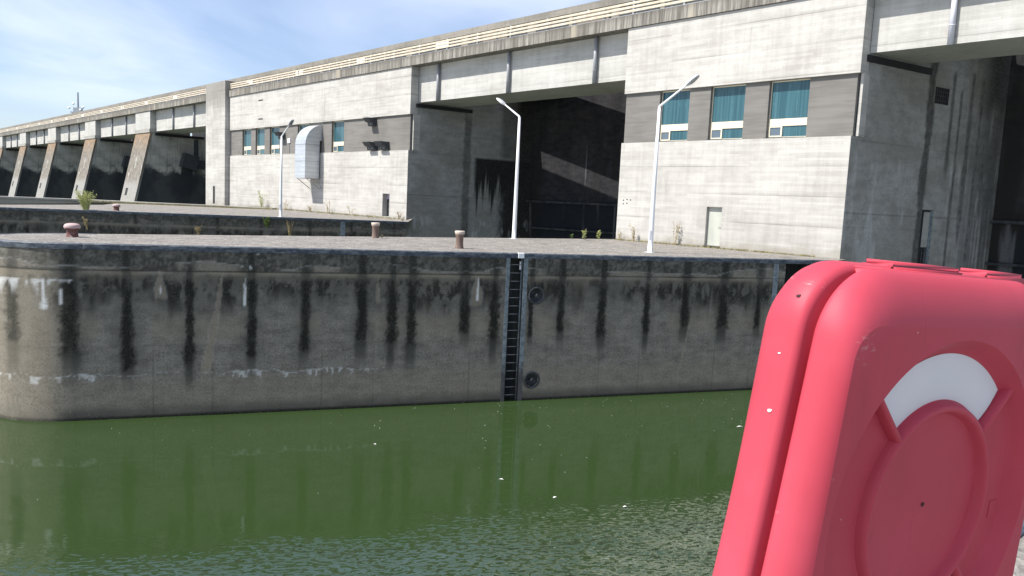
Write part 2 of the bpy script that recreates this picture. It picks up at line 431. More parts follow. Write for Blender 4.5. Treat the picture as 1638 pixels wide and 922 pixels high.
M_DOOR = mat('pale_steel_door', rough=.6, fn=lambda N: dict(color=N.mix(N.rng(N.noise(N.map(N.obj(), (2, 2, .8)), 1.4, 4), .3, .7), (.37, .385, .34), (.44, .45, .40))))
M_LILAC = mat('lilac_transom', (.42, .38, .5), rough=.4)
def f_duct(N):
    p = N.obj(); x = N.xyz(p)
    fr = N.m('FRACT', N.m('MULTIPLY', x[2], 2.6)); w = N.rng(N.m('ABSOLUTE', N.m('SUBTRACT', fr, .5)), .1, .42)
    n = N.noise(N.map(p, (.6, .6, 3)), 1.4, 3)
    c = N.mix(N.rng(N.m('ADD', N.m('MULTIPLY', w, .18), n), .4, .9), (.50, .525, .55), (.60, .63, .66))
    return dict(color=c, rough=.38)
M_DUCT = mat('galvanised_duct_sheet', rough=.4, metal=.55, fn=f_duct)
M_PIPE = mat('grey_drainpipe', (.26, .27, .29), rough=.5)
M_PIPEW = mat('pale_drainpipe', (.50, .51, .56), rough=.45)
M_REAR = mat('rear_wall_concrete', rough=.92, spec=.2, fn=f_concrete((.27, .25, .215), (.16, .15, .13), 3, .6, .4))
M_PANEL = mat('dark_guard_panel', (.04, .042, .045), rough=.5)
M_RAILM = mat('metal_guard_rail', (.34, .36, .38), rough=.45, metal=.3)
M_WBOX = mat('white_panel_paint', (.72, .73, .74), rough=.5)
M_TAN = mat('tan_panel', (.15, .125, .10), rough=.8)

def f_nose(N):
    p = N.obj(); x = N.xyz(p)
    st = N.noise(N.map(p, (3.5, 3.5, .3)), 1.4, 4, .7); n = N.noise(p, 2.2, 5, .7)
    c = N.mix(N.rng(N.m('ADD', st, n), .7, 1.3), (.115, .103, .088), (.235, .218, .19))
    rust = N.m('MULTIPLY', N.rng(N.m('ADD', x[2], N.m('MULTIPLY', st, 5.5)), 8.4, 12.2), N.rng(n, .3, .6))
    c = N.mix(N.m('MULTIPLY', rust, .85), c, (.27, .165, .085))
    lo = N.rng(N.m('ADD', x[2], N.m('MULTIPLY', st, 2)), 2.6, 3.8, 1, 0)
    c = N.mix(N.m('MULTIPLY', lo, .6), c, (.30, .30, .285))
    sp = N.rng(N.noise(N.map(p, (1.4, 1.4, .2), (5, 0, 0)), 1.5, 3), .62, .7)
    c = N.mix(N.m('MULTIPLY', sp, .5), c, (.6, .58, .54))
    return dict(color=c, normal=N.bump(n, .4, .02))
M_NOSE = mat('rust_streaked_nose', rough=.95, spec=.2, fn=f_nose)

def f_water(N):
    p = N.pos(); x = N.xyz(p)
    # distance from the long wall (world line) with an uneven front of the breeze
    d = N.m('ADD', N.m('MULTIPLY', N.m('SUBTRACT', x[0], -13.396), .342), N.m('MULTIPLY', N.m('SUBTRACT', x[1], 23.158), -.94))
    wob = N.m('MULTIPLY', N.m('SUBTRACT', N.noise(N.map(p, (.12, .5, 1), rot=(0, 0, radians(-20))), 1.2, 4, .6), .5), 5.)
    zone = N.rng(N.m('ADD', d, wob), 8.8, 12.2)
    rp = N.map(p, (1, 1, 1), rot=(0, 0, radians(-12)))
    def vec(scale, detail):
        nd = N.n('ShaderNodeTexNoise'); N.put(nd.inputs['Vector'], N.map(rp, scale)); nd.inputs['Scale'].default_value = 1.0
        nd.inputs['Detail'].default_value = detail; nd.inputs['Roughness'].default_value = .5; nd.inputs['Distortion'].default_value = .4
        sb = N.n('ShaderNodeVectorMath', operation='SUBTRACT'); N.put(sb.inputs[0], nd.outputs['Color']); sb.inputs[1].default_value = (.5, .5, .5)
        return sb.outputs[0]
    pat = N.rng(N.noise(N.map(p, (.45, 1.1, 1), rot=(0, 0, radians(-15))), 1.0, 4, .6), .30, .62)
    def scl(v, k3, f=None):
        a = N.n('ShaderNodeVectorMath', operation='MULTIPLY'); N.put(a.inputs[0], v); a.inputs[1].default_value = k3
        if f is None: return a.outputs[0]
        b = N.n('ShaderNodeVectorMath', operation='SCALE'); N.put(b.inputs[0], a.outputs[0]); N.put(b.inputs['Scale'], f); return b.outputs[0]
    def add(a, b_):
        q = N.n('ShaderNodeVectorMath', operation='ADD'); N.put(q.inputs[0], a); N.put(q.inputs[1], b_); return q.outputs[0]
    amp = N.m('MULTIPLY', zone, N.m('ADD', .35, N.m('MULTIPLY', pat, .9)))
    nv = add(scl(vec((5.4, 13.0, 1), 2), (.6, 1.55, 0), amp), scl(vec((.5, 1.0, 1), 2), (.012, .02, 0)))
    up = N.n('ShaderNodeCombineXYZ'); up.inputs[2].default_value = 1.0
    nn = N.n('ShaderNodeVectorMath', operation='NORMALIZE'); N.put(nn.inputs[0], add(nv, up.outputs[0]))
    mk = N.noise(p, .13, 4, .6)
    c = N.mix(mk, (.0220, .0405, .0125), (.0275, .049, .0165))
    return dict(color=c, normal=nn.outputs[0], zone=zone)
M_WATER = bpy.data.materials.new('green_water'); M_WATER.use_nodes = True
_t = M_WATER.node_tree; _t.nodes.remove(_t.nodes['Principled BSDF']); _N = NT(_t); _w = f_water(_N)
_d = _N.n('ShaderNodeBsdfDiffuse'); _N.put(_d.inputs['Color'], _w['color'])
_g = _N.n('ShaderNodeBsdfGlossy'); _g.inputs['Roughness'].default_value = .02; _g.inputs['Color'].default_value = (1, 1, 1, 1); _N.put(_g.inputs['Normal'], _w['normal'])
_fr = _N.n('ShaderNodeFresnel'); _fr.inputs['IOR'].default_value = 1.5; _N.put(_fr.inputs['Normal'], _w['normal'])
_mx = _N.n('ShaderNodeMixShader'); _N.put(_mx.inputs[0], _N.m('MULTIPLY', _fr.outputs[0], _N.m('ADD', .95, _N.m('MULTIPLY', _w['zone'], 1.1)), clamp=True)); _t.links.new(_d.outputs[0], _mx.inputs[1]); _t.links.new(_g.outputs[0], _mx.inputs[2])
_t.links.new(_mx.outputs[0], _t.nodes['Material Output'].inputs[0])

def f_plastic(N):
    p = N.obj()
    n = N.noise(p, 3.2, 4, .6); f = N.noise(p, 60, 3, .6)
    c = N.mix(N.rng(n, .3, .75), (.39, .041, .064), (.44, .056, .086))
    sc = N.rng(N.noise(N.map(p, (14, 5, 26), rot=(.3, .5, .2)), 1.0, 6, .8), .66, .76)
    c = N.mix(N.m('MULTIPLY', sc, .45), c, (.62, .36, .36))
    hair = N.rng(N.m('ABSOLUTE', N.m('SUBTRACT', N.noise(N.map(p, (5, 5, 1.1), (1, 2, 3), (.1, .2, .3)), 1.0, 3, .6), .5)), 0, .006, 1, 0)
    hair = N.m('MULTIPLY', hair, N.rng(N.noise(p, 4.5, 3, .6), .52, .64))
    c = N.mix(N.m('MULTIPLY', hair, .35), c, (.20, .03, .045))
    x = N.xyz(p)
    dx_ = N.m('ADD', x[0], .315); dz_ = N.m('ADD', x[2], -.318)
    near = N.rng(N.m('ADD', N.m('MULTIPLY', dx_, dx_), N.m('MULTIPLY', dz_, dz_)), .0, .0012, 1, 0)
    sf = N.m('MULTIPLY', near, N.rng(N.noise(N.map(p, (60, 60, 110), rot=(0, .6, 0)), 1.0, 4, .7), .52, .64))
    c = N.mix(N.m('MULTIPLY', sf, .38), c, (.55, .36, .33))
    dirt = N.rng(N.noise(N.map(p, (7, 7, 1.2), (2, 4, 1)), 1.0, 4, .6), .58, .8)
    c = N.mix(N.m('MULTIPLY', dirt, .30), c, (.20, .035, .045))
    dot = N.m('MULTIPLY', N.rng(N.vor(p, 24), .03, .055, 1, 0), N.rng(N.noise(p, 9, 2), .60, .66))
    c = N.mix(N.m('MULTIPLY', dot, .8), c, (.70, .62, .58))
    r = N.rng(n, .3, .7, .50, .62)
    return dict(color=c, rough=r, normal=N.bump(N.m('ADD', n, N.m('MULTIPLY', f, .06)), .12, .004))
M_RED = mat('faded_red_plastic', rough=.4, spec=.25, fn=f_plastic)
M_BUOY = mat('white_buoy_face', rough=.5, fn=lambda N: dict(color=N.mix(N.noise(N.obj(), 6, 4), (.56, .57, .59), (.64, .645, .65))))
M_DOT = mat('pale_spot', (.62, .56, .52), rough=.8)
M_HOLE = mat('dark_hole', (.02, .004, .006), rough=.8)
def f_leaf(a, b):
    def fn(N):
        return dict(color=N.mix(N.noise(N.pos(), 3.5, 3), a, b))
    return fn
M_GREEN = mat('green_weed_leaf', rough=.7, fn=f_leaf((.07, .12, .02), (.15, .21, .045)))
M_YGREEN = mat('yellow_green_bush_leaf', rough=.7, fn=f_leaf((.28, .32, .09), (.50, .50, .22)))
M_DRY = mat('dry_weed_stem', rough=.85, fn=f_leaf((.30, .23, .11), (.42, .34, .19)))
M_GRASS = mat('dry_grass', rough=.85, fn=f_leaf((.16, .17, .045), (.34, .28, .13)))

# ================================================================== SETTING
Z_W = -5.5
bm = BM(); flat(bm, ((-900, -300, Z_W), (900, -300, Z_W), (900, 1500, Z_W), (-900, 1500, Z_W)))
tag(obj('water', bm, M_WATER), kind='structure')
bm = BM(); flat(bm, ((-2500, -1500, -14), (2500, -1500, -14), (2500, 4000, -14), (-2500, 4000, -14)))
tag(obj('ground', bm, M_GRAVEL), kind='structure')

# ------------------------------------------------------------------ quay wall (front pier)
WANG = radians(20.0); WO = Vector((-13.396, 23.158, 0)); WX = Vector((cos(WANG), sin(WANG), 0)); WY = Vector((-sin(WANG), cos(WANG), 0))
def wl(s, y, z=0): return WO + WX*s + WY*y + Vector((0, 0, z))
NA, NB = 2.9, 2.6                                   # half axes of the rounded end
_nose = []
for k in range(41):
    t = pi - pi*k/40                                # from back (t=pi) to front (0): parametrised below
    _nose.append((-NA*sin(pi*k/40), NB + NB*cos(pi*k/40)))   # k=0 back (0,2NB) -> k=40 front (0,0)
_arc = [0.]
for a, b in zip(_nose[::-1], _nose[::-1][1:]): _arc.append(_arc[-1] + math.hypot(b[0]-a[0], b[1]-a[1]))
_fx = [p[0] for p in _nose[::-1]]; _fy = [p[1] for p in _nose[::-1]]
def wall_xy(S):
    """s>=0 along the straight front; s<0 round the nose"""
    x = np.where(S >= 0, S, np.interp(-S, _arc, _fx)); y = np.where(S >= 0, 0., np.interp(-S, _arc, _fy))
    return x, y
LAD0, LAD1 = 14.14, 14.67
FEND = ((15.23, -1.54), (15.2, -4.73))
STREAKS = [(0, .24, -3.55), (1.56, .24, -3.75), (3.34, .17, -3.7), (5.23, .21, -3.55), (6.93, .22, -3.45), (8.8, .22, -3.2), (9.86, .2, -3.1), (10.55, .2, -3.45),
           (12.49, .24, -3.0), (13.62, .2, -3.1), (15.05, .16, -3.0), (16.25, .22, -2.95), (17.95, .24, -3.05), (19.91, .17, -2.95), (21.64, .26, -2.9),
           (23.41, .30, -2.8), (25.15, .22, -2.9), (-1.7, .2, -3.3)]
def quay_dirt(seed=0, streaks=STREAKS, lit_nose=True):
    def fn(S, Z):
        n1 = fbm(S*1.3, Z*1.3, 3+seed, 5); n2 = fbm(S*5, Z*1.2, 11+seed, 4); n3 = fbm(S*.7, Z*.4, 23+seed, 3); n4 = fbm(S*9, Z*9, 31+seed, 3)
        vs = fbm(S*7, Z*.35, 41+seed, 4); hf = vn(S*21, Z*15, 43+seed)
        black = np.zeros_like(S); damp = np.zeros_like(S); tan_ = np.zeros_like(S); white = np.zeros_like(S)
        def rnd(a, k): return float(vn(np.array([a*7.7+k*3.1]), np.array([k*1.7+.5]), 5)[0])
        def mx(a, b): return np.maximum(a, b)
        # damp halo, smooth run-off and granular moss core of every drain run
        for (s0, w, zb) in streaks:
            r1, r2, r3 = rnd(s0, 1), rnd(s0, 2), rnd(s0, 3)
            zb = zb + .45*(r1-.5)
            cx = s0 + .10*(fbm(Z*.8, Z*0+s0, 53+seed, 3)-.5)
            wv = fbm(S*0+s0*3.1, Z*2.3, 51+seed, 4)
            d = np.abs(S-cx)
            # smooth dark run from the rim to well below the moss
            wr = w*(.75+.5*r1)*(.85+.5*(wv-.5))
            ztail = zb-.75-.7*r2
            run = sst(1.35, .55, d/wr + .35*(vs-.5))*sst(ztail, ztail+1.1, Z)
            damp = mx(damp, .95*run*(.7+.6*n1)); black = mx(black, .38*run*sst(-.75, -.95, Z)*(.5+.7*n1))
            damp = mx(damp, .45*sst(3.0, .8, d/w)*sst(zb-.9, zb+.5, Z)*(.3+1.2*n1))
            black = mx(black, (.62+.25*r3)*sst(1.1, .5, d/(wr*.75) + .4*(hf-.5))*sst(-1.1, -.85, Z)*sst(.25, .5, n1+.25*hf))
            # moss: grains with a ragged edge, densest in the middle third
            wm = w*(.50+.58*r2)*(1+.9*(wv-.5))*(.75+.35*sst(-.8, -1.6, Z)+.18*sst(zb+.9, zb+.2, Z))
            m_ = d/np.maximum(wm, .03) + .62*(n4-.5) + .62*(hf-.5)
            zt = -.75-.2*r3
            moss = (.62*sst(1.12, .80, m_)+.38*sst(.85, .35, m_))*sst(zt, zt-.3, Z+.3*(n4-.5))*sst(zb-.12, zb+.12, Z+.5*(n2-.5))
            dens = .80+.2*sst(.3, .55, fbm(S*6, Z*3, 57+seed, 3))
            black = mx(black, moss*dens)
            low = sst(1.15, .6, d/(wm*1.15))*sst(-3.05, -3.25, Z)*sst(zb-.55, zb+.1, Z)
            black = mx(black, .55*low*(.6+.6*n1))
        # algae curtain under the joint: olive-black, mottled, ragged bottom edge
        wav = -1.35 - 1.1*(n3-.35) + .8*(n2-.5)
        mot = sst(.38, .56, fbm(S*3.6, Z*2.2, 63+seed, 5)+.22*(hf-.5))
        cur = sst(-.86, -1.0, Z+.25*(vs-.5))*sst(wav-.55, wav+.25, Z)*mot*sst(.36, .52, n3+.3*(n1-.3))
        black = mx(black, .86*cur)
        damp = mx(damp, .85*sst(-.8, -1.0, Z)*sst(wav-1.2, wav+.2, Z)*(.4+.8*n1)*sst(.5, -.3, -S))
        bl = sst(1.25, .35, np.abs(S-23.1)/1.0)*sst(-2.6, -1.1, Z + (vs-.5)*1.8)*sst(-.78, -.95, Z)
        black = mx(black, .9*bl*sst(.32, .55, vs+.2*(n4-.5)))
        for (sc_, wd) in ((21.0, .35), (16.9, .4), (20.4, .3)):
            black = mx(black, .5*sst(1.2, .3, np.abs(S-sc_)/wd)*sst(-2.3, -1.2, Z+(vs-.5)*1.6)*sst(-.8, -.95, Z)*sst(.4, .6, vs))
        # rough dark band above the joint with pale worn arches on it
        topb = sst(-.80, -.77, Z)
        damp = mx(damp, topb*(.45+.45*n4)); black = mx(black, topb*.62*sst(.38, .68, n4*.45+n1*.3+hf*.3))
        hum = .10 + .26*np.clip(fbm(S*.62, S*0, 73+seed, 2)-.30, 0, 1)*2 + .05*(fbm(S*4, S*0, 75+seed, 3)-.5)
        ps = sst(.36, .46, fbm(S*.55+9, S*0, 77+seed, 2))
        pale = topb*sst(.02, -.02, Z+.79-hum)*ps
        for (s0, w, zb) in streaks: pale = pale*(1-.85*sst(1.5, .8, np.abs(S-s0)/w))
        damp = damp*(1-.85*pale); black = black*(1-.9*pale)
        edge = topb*sst(.03, .0, np.abs(Z+.79-hum))*ps
        white = mx(white, .22*edge)
        tan_ = mx(tan_, .25*pale)
        # joints
        j1 = sst(.035, .0, np.abs(Z+.79+.02*(n1-.5))); j2 = sst(.03, .0, np.abs(Z+3.2+.05*(n1-.5)))
        black = mx(black, mx(j1*.8, j2*.6*sst(.40, .58, n1)))
        # tan lime sheet under the joint, dripping
        tb = sst(-.80, -.84, Z)*sst(-1.15+.5*(n3-.5)-.75*sst(.45, .75, vs), -.92, Z)*sst(.34, .48, n3+.15*(n1-.5))
        tan_ = mx(tan_, .8*tb*(.6+.6*n1)); black = black*(1-.7*tb)
        tan_ = mx(tan_, .45*sst(-1.9, -2.6, Z)*sst(-3.3, -2.6, Z)*sst(.42, .6, n3))
        tan_ = mx(tan_, .40*sst(-3.9, -4.6, Z)*(.3+.9*n1))
        # seepage tongues
        for (s0, z0, z1, w, k) in ((4.35, -.85, -4.2, .10, 1), (2.52, -.8, -1.75, .13, 0), (22.0, -2.4, -5., .045, 1), (9.35, -.9, -1.9, .06, 0), (12.95, -.85, -2.0, .17, 0)):
            u = np.clip((z0-Z)/(z0-z1), 0, 1)
            cxx = s0 + .16*(fbm(Z*1.6, Z*0+s0, 61, 3)-.5) - (.55*u if k else 0)
            ww = w*(.35+.9*sst(.05, .65, u)*(1 if not k else .8) + (.35*np.sin(u*9)**2 if k else 0))
            tg = sst(1.15, .85, np.abs(S-cxx)/ww + .3*(n4-.5))*sst(z1, z1+.15, Z)*sst(z0+.05, z0-.05, Z)
            tan_ = mx(tan_, .62*tg*(.6+.7*n1)); black = black*(1-.75*tg); damp = damp*(1-.6*tg)
            eg = sst(.22, .0, np.abs(np.abs(S-cxx)/ww-1.0))*sst(z1, z1+.15, Z)*sst(z0+.05, z0-.05, Z)
            white = mx(white, .12*eg)
        # white lime runs
        for (s0, w, z0, z1) in ((5.02, .05, -1.05, -1.9), (-.72, .085, -1.13, -2.0), (2.5, .025, -1.1, -1.5), (12.95, .05, -.98, -1.72), (-.22, .04, -1.1, -1.85)):
            u = np.clip((z0-Z)/(z0-z1), 0, 1)
            ln = sst(1.15, .6, np.abs(S-s0-.03*(fbm(Z*4, Z*0+s0, 81, 2)-.5))/(w*(.35+.9*u)) + .4*(n4-.5))*sst(z1-.06, z1+.04, Z)*sst(z0+.1, z0, Z)
            white = mx(white, .9*ln)
        cur2 = sst(-1.12-.62*sst(.42, .72, vs)-.10*n4, -1.10, Z)*sst(-1.08, -1.13, Z+.03*(n2-.5))*sst(.15, -.0, S)*sst(-2.9, -2.5, S)
        white = mx(white, .75*cur2*sst(.42, .66, vs*.7+.5*n4))
        splash = sst(.55, .0, np.abs(S-5.2))*sst(-.1, -.25, Z)*sst(-.78, -.6, Z)*sst(.80, .88, vn(S*13, Z*13, 91))
        white = mx(white, .9*splash)
        # old water line: broken crust with short drips
        zl = -4.08 + .05*np.sin(S*2.6+seed) + .14*(fbm(S*3, S*0, 83+seed, 3)-.5)
        pr = sst(.30, .40, fbm(S*.75+3, S*0, 71+seed, 3))*sst(9.6, 8.6, S)
        drip = .035+.22*sst(.45, .75, fbm(S*8, S*0, 85+seed, 3))
        wl_ = sst(.015, -.005, Z-zl)*sst(0, .05, Z-zl+drip)*pr
        white = mx(white, .62*wl_*sst(.2, .62, n4*.5+hf*.5))
        crack = sst(.018, .0, np.abs(Z-zl))*sst(12, 10, S)
        white = mx(white, .25*crack)
        # vertical form joints
        for q in np.arange(-2, 29, 1.74): black = mx(black, .30*sst(.03, .0, np.abs(S-q-.82))*sst(-3.0, -3.6, Z))
        # water line
        damp = mx(damp, .85*sst(-4.95, -5.35, Z)*(.6+.6*n1)); black = mx(black, .9*sst(-5.36, -5.46, Z))
        if lit_nose:  # tan nose; its sunlit lightness is painted in too
            nz = sst(-.1, -.6, S)
            tan_ = mx(tan_, nz*.55*sst(-.75, -1.0, Z)*(.5+.8*n1)); damp = damp*(1-.6*nz); black = black*(1-.3*nz)
        return black, tan_, white, damp
    return fn
quay = thing('quay_wall', 'long front quay wall with black drain streaks and a rounded left end', 'quay wall', WO, WANG)
us = np.concatenate([np.arange(-_arc[-1], 0, .08), np.arange(0, 29.05, .045)]); zs = np.arange(-6.2, -.16, .045); zs = np.append(zs, -.165)
def keepq(u, z):
    k = ~((u > LAD0) & (u < LAD1)) & ~((u > 26.35) & (u < 27.95))
    for (a, b) in FEND: k &= np.hypot(u-a, z-b) > .25
    return k
def Pq(U, Z):
    x, y = wall_xy(U)
    rough = .018*(fbm(U*1.1, Z*.6, 5, 3)-.5)
    chip = np.where(Z > -.79, -.012, 0.)
    return x, y + rough + chip, Z
grid('wall_face', us, zs, Pq, quay_dirt(), M_LOCK, quay, keepq)
# ladder recess and slot boxes (three inner sides each)
bm = BM()
def recess(bm, a, b, d, z0, z1):
    A = [(a, .0), (a, d), (b, d), (b, .0)]
    for (p, q) in zip(A, A[1:]): flat(bm, ((p[0], p[1], z0), (q[0], q[1], z0), (q[0], q[1], z1), (p[0], p[1], z1)))
recess(bm, LAD0+.01, LAD1-.01, .42, -6.2, -.16); recess(bm, 26.36, 27.93, 1.1, -6.2, -.16)
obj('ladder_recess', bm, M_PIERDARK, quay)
bm = BM()   # back and hidden faces of the pier
back = [(0, 2*NB), (25.3, 13.4), (29.05, 13.4), (29.05, .02)]
for p, q in zip(back, back[1:]): flat(bm, ((p[0], p[1], -6.2), (q[0], q[1], -6.2), (q[0], q[1], -.002), (p[0], p[1], -.002)))
obj('rear_face', bm, M_CONC_GREY, quay)
# steel coping strip following the edge
def strip(S0, S1, n, z0, z1, off, thick):
    bm = BM(); prev = None
    for k in range(n+1):
        s = S0 + (S1-S0)*k/n; e = 1e-3
        x, y = wall_xy(np.array([s])); xa, ya = wall_xy(np.array([s-e])); xb, yb = wall_xy(np.array([s+e]))
        t = Vector((float(xb[0]-xa[0]), float(yb[0]-ya[0]), 0)).normalized(); nrm = Vector((t.y, -t.x, 0))
        P = Vector((float(x[0]), float(y[0]), 0))
        ring = [bm.verts.new(P + nrm*off + Vector((0, 0, z0))), bm.verts.new(P + nrm*off + Vector((0, 0, z1-.03))), bm.verts.new(P + nrm*(off-.03) + Vector((0, 0, z1))),
                bm.verts.new(P - nrm*thick + Vector((0, 0, z1))), bm.verts.new(P - nrm*thick + Vector((0, 0, z0)))]
        if prev:
            for i in range(5): bm.faces.new((prev[i], prev[(i+1) % 5], ring[(i+1) % 5], ring[i]))
        prev = ring
    return bm
obj('coping', strip(-_arc[-1], 29.0, 220, -.17, .012, .035, .16), M_COPING, quay)
for (a, b) in ((LAD0-.15, LAD0+.0), (LAD1-.0, LAD1+.17)):
    bm = BM(); bbox(bm, a, b, -.03, .3, -5.9, -.175, .012); obj('guide_rail', bm, M_STEEL, quay)
bm = BM(); bbox(bm, 14.43, 14.66, -.06, .1, -.168, .022, .01); obj('white_coping_block', bm, M_WBOX, quay)
bm = BM(); bbox(bm, 25.78, 26.02, -.03, .1, -5.9, -.175, .012); obj('guide_rail', bm, M_STEEL, quay)
for (a, b) in FEND:
    bm = BM()
    pr = [(.33, 0.0), (.33, -.03), (.30, -.045), (.27, -.04), (.255, .0), (.245, .08), (.2, .17), (.1, .22), (0, .235)]
    lathe(bm, [(r, z) for r, z in pr], 36)
    bmesh.ops.rotate(bm, verts=bm.verts[:], matrix=Matrix.Rotation(-pi/2, 3, 'X'))
    for v in bm.verts: v.co = Vector((v.co.x + a, v.co.y, v.co.z + b))
    f = obj('mooring_recess', bm, M_DARKSTEEL, quay, True)
    bm = BM(); tube(bm, [(a, .2, b-.02), (a, .02, b-.02), (a+.015, -.01, b+.06)], [.035, .032, .024], 8); obj('mooring_pin', bm, M_RUNG, f, True)
# ladder
lad = thing('ladder', 'narrow steel rung ladder running down the quay wall between two grey guide rails', 'ladder', wl(14.4, .12), WANG)
for sx in (-.235, .235):
    bm = BM(); bbox(bm, sx-.02, sx+.02, -.03, .03, -6.1, -.2, .006); obj('side_rail', bm, M_STEEL, lad)
for k in range(18):
    z = -.42 - .305*k
    bm = BM(); tube(bm, [(-.225, 0, z), (.225, 0, z)], .017, 8); obj('rung', bm, M_RUNG, lad, True)
bm = BM(); box(bm, .16, .21, .0, .03, -.6, -.3); obj('torn_cloth', bm, M_WBOX, lad)

# pavement on the quay (sheet over the pier)
def dam_in_wall(x, y):
    p = dam(x, y) - WO; return (p.dot(WX), p.dot(WY))
poly = [p for p in _nose] + [(29.0, 0.0)]
poly = poly + [dam_in_wall(-0.1, 1.5), dam_in_wall(-13.4, 1.5)]
bm = BM(); vs_ = [bm.verts.new((*wl(a*1.0, b*1.0), )) for a, b in poly]
for v in vs_: v.co.z = .004
bm.faces.new(vs_); bmesh.ops.triangulate(bm, faces=bm.faces[:])
tag(obj('pavement', bm, M_GRAVEL), kind='structure')

# ------------------------------------------------------------------ second quay behind
P2A = Vector((-33.23, 49.84, 0)); P2ANG = radians(19.5617); P2L = 26.55
quay2 = thing('quay_wall', 'second dark quay wall seen beyond the first gravel quay, carrying one lamp and the bush', 'quay wall', P2A, P2ANG)
us2 = np.arange(-4.0, P2L, .06); zs2 = np.append(np.arange(-6.2, -.16, .08), -.165)
ST2 = [(s, .2, -2.6) for s in (1.5, 7.9, 11.4, 13.1, 16.0, 19.4, 22.4, 24.2, 25.6)]
def d2(S, Z):
    b, t, w, d = quay_dirt(5, ST2, False)(S+40, Z)
    b2, _, _, _ = quay_dirt(5, ST2, False)(S, Z)
    return np.maximum(b*.8, b2), t*.8, w*.4, np.maximum(d, .35)
grid('wall_face', us2, zs2, lambda U, Z: (U, 0*U, Z), d2, M_LOCK, quay2)
bm = BM(); bbox(bm, -4.05, P2L, -.035, .14, -.17, .012, .015); obj('coping', bm, M_COPING, quay2)
bm = BM(); flat(bm, ((-4, .01, -6.2), (-4, 2.4, -6.2), (-4, 2.4, 0), (-4, .01, 0))); obj('end_face', bm, M_CONC_GREY, quay2)
bm = BM(); bbox(bm, 21.6, 21.95, -.03, .1, -6, -.175, .012); obj('guide_rail', bm, M_STEEL, quay2)
def p2(s, y=0): return P2A + Vector((cos(P2ANG), sin(P2ANG), 0))*s + Vector((-sin(P2ANG), cos(P2ANG), 0))*y
poly2 = [(*p2(-4, 0)[:2], .0), (*p2(P2L+.1, 0)[:2], .0)] + [tuple(dam(-33.7, .4, .22)), tuple(dam(-50, .4, .12)), tuple(dam(-60, .4, .02)), tuple(dam(-59.3, -3.6, 0)), tuple(dam(-63, -9.2, 0)), tuple(dam(-64, -12.5, 0)), tuple(dam(-51, -18.0, 0)), tuple(dam(-45.4, -26.0, 0))]
bm = BM(); vs_ = [bm.verts.new((a, b, c+.004)) for a, b, c in poly2]; bm.faces.new(vs_); bmesh.ops.triangulate(bm, faces=bm.faces[:])
tag(obj('pavement', bm, M_GRAVEL), kind='structure')
# divider wall between powerhouse and weir
dv = [(-56.0, -.6), (-59.3, -3.6), (-63, -9.2), (-67.7, -14), (-69.5, -20), (-72, -32)]
div = damthing('divider_wall', 'low pale concrete divider wall with weeds along its foot, before the weir bays', 'wall', -59.3, -3.6)
def offset_poly(pl, w):
    out = []
    for i, (x, y) in enumerate(pl):
        a = Vector(pl[max(i-1, 0)]); b = Vector(pl[min(i+1, len(pl)-1)]); t = (b-a).normalized(); out.append((x - t.y*-w, y + t.x*-w))
    return out
bm = BM(); bk = offset_poly(dv, 1.3)
prism(bm, dv + bk[::-1], -6.2, .03, 'z'); obj('wall', bm, M_CONC_GREY, div)
bm = BM(); d1 = offset_poly(dv, -.06); bk2 = offset_poly(dv, 1.36); prism(bm, d1 + bk2[::-1], .033, .2, 'z'); obj('capping', bm, M_CONC, div)

# ================================================================== DAM
FL = .2008   # flare of the bay side walls (dx per dy)
def building(name, label, x0, x1, windows, joint, zside):
    b = damthing(name, label, 'powerhouse', x1, 0)
    bm = BM()
    if joint: box(bm, x0, joint-.012, 0, .95, -6.2, 5.43); box(bm, joint+.012, x1, 0, .95, -6.2, 5.43); box(bm, joint-.02, joint+.02, .04, .9, -6.2, 5.42)
    else: box(bm, x0, x1, 0, .95, -6.2, 5.43)
    obj('lower_wall', bm, M_CONC, b)
    bm = BM(); T = 11.66
    if joint: box(bm, x0+.05, joint-.012, -.02, .95, 8.13, T); box(bm, joint+.012, x1+.13, -.02, .95, 8.13, T); box(bm, joint-.02, joint+.02, .04, .9, 8.14, T)
    else: box(bm, x0+.02, x1+.15, -.02, .95, 8.13, T)
    obj('upper_wall', bm, M_CONC, b)
    # recessed grey band: piers between windows
    xs = [x0+.06] + [q for w in sorted(windows) for q in (w[0], w[1])] + [x1+.0]
    for i in range(0, len(xs), 2):
        bm = BM(); box(bm, xs[i], xs[i+1], .12, .58, 5.432, 8.128); obj('grey_band', bm, M_BAND, b)
    # body behind
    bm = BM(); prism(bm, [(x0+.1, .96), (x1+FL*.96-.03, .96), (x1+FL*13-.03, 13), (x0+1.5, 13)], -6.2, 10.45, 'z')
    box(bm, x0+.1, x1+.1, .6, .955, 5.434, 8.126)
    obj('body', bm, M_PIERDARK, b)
    # fin at the band
    bm = BM(); box(bm, x1+.05, x1+.18, .30, .9, 5.435, 8.126); obj('corner_fin', bm, M_CONC, b)
    # right side wall with weather map
    return b
def side_wall(b, x1, L, dirtfn, hole=None, ztop=11.65):
    us = np.append(np.arange(0, L, .07), L); zs = np.append(np.arange(-6.2, ztop, .07), ztop)
    def keep(u, z):
        k = ~((u < .62) & (z > 5.40) & (z < 8.15))
        if hole is not None:
            for (a, c, d, e) in hole: k &= ~((u > a) & (u < c) & (z > d) & (z < e))
        return k
    return grid('side_wall', us, zs, lambda U, Z: (x1 + .002 + FL*U, U*1.0, Z), dirtfn, M_LOCKSIDE, b, keep)
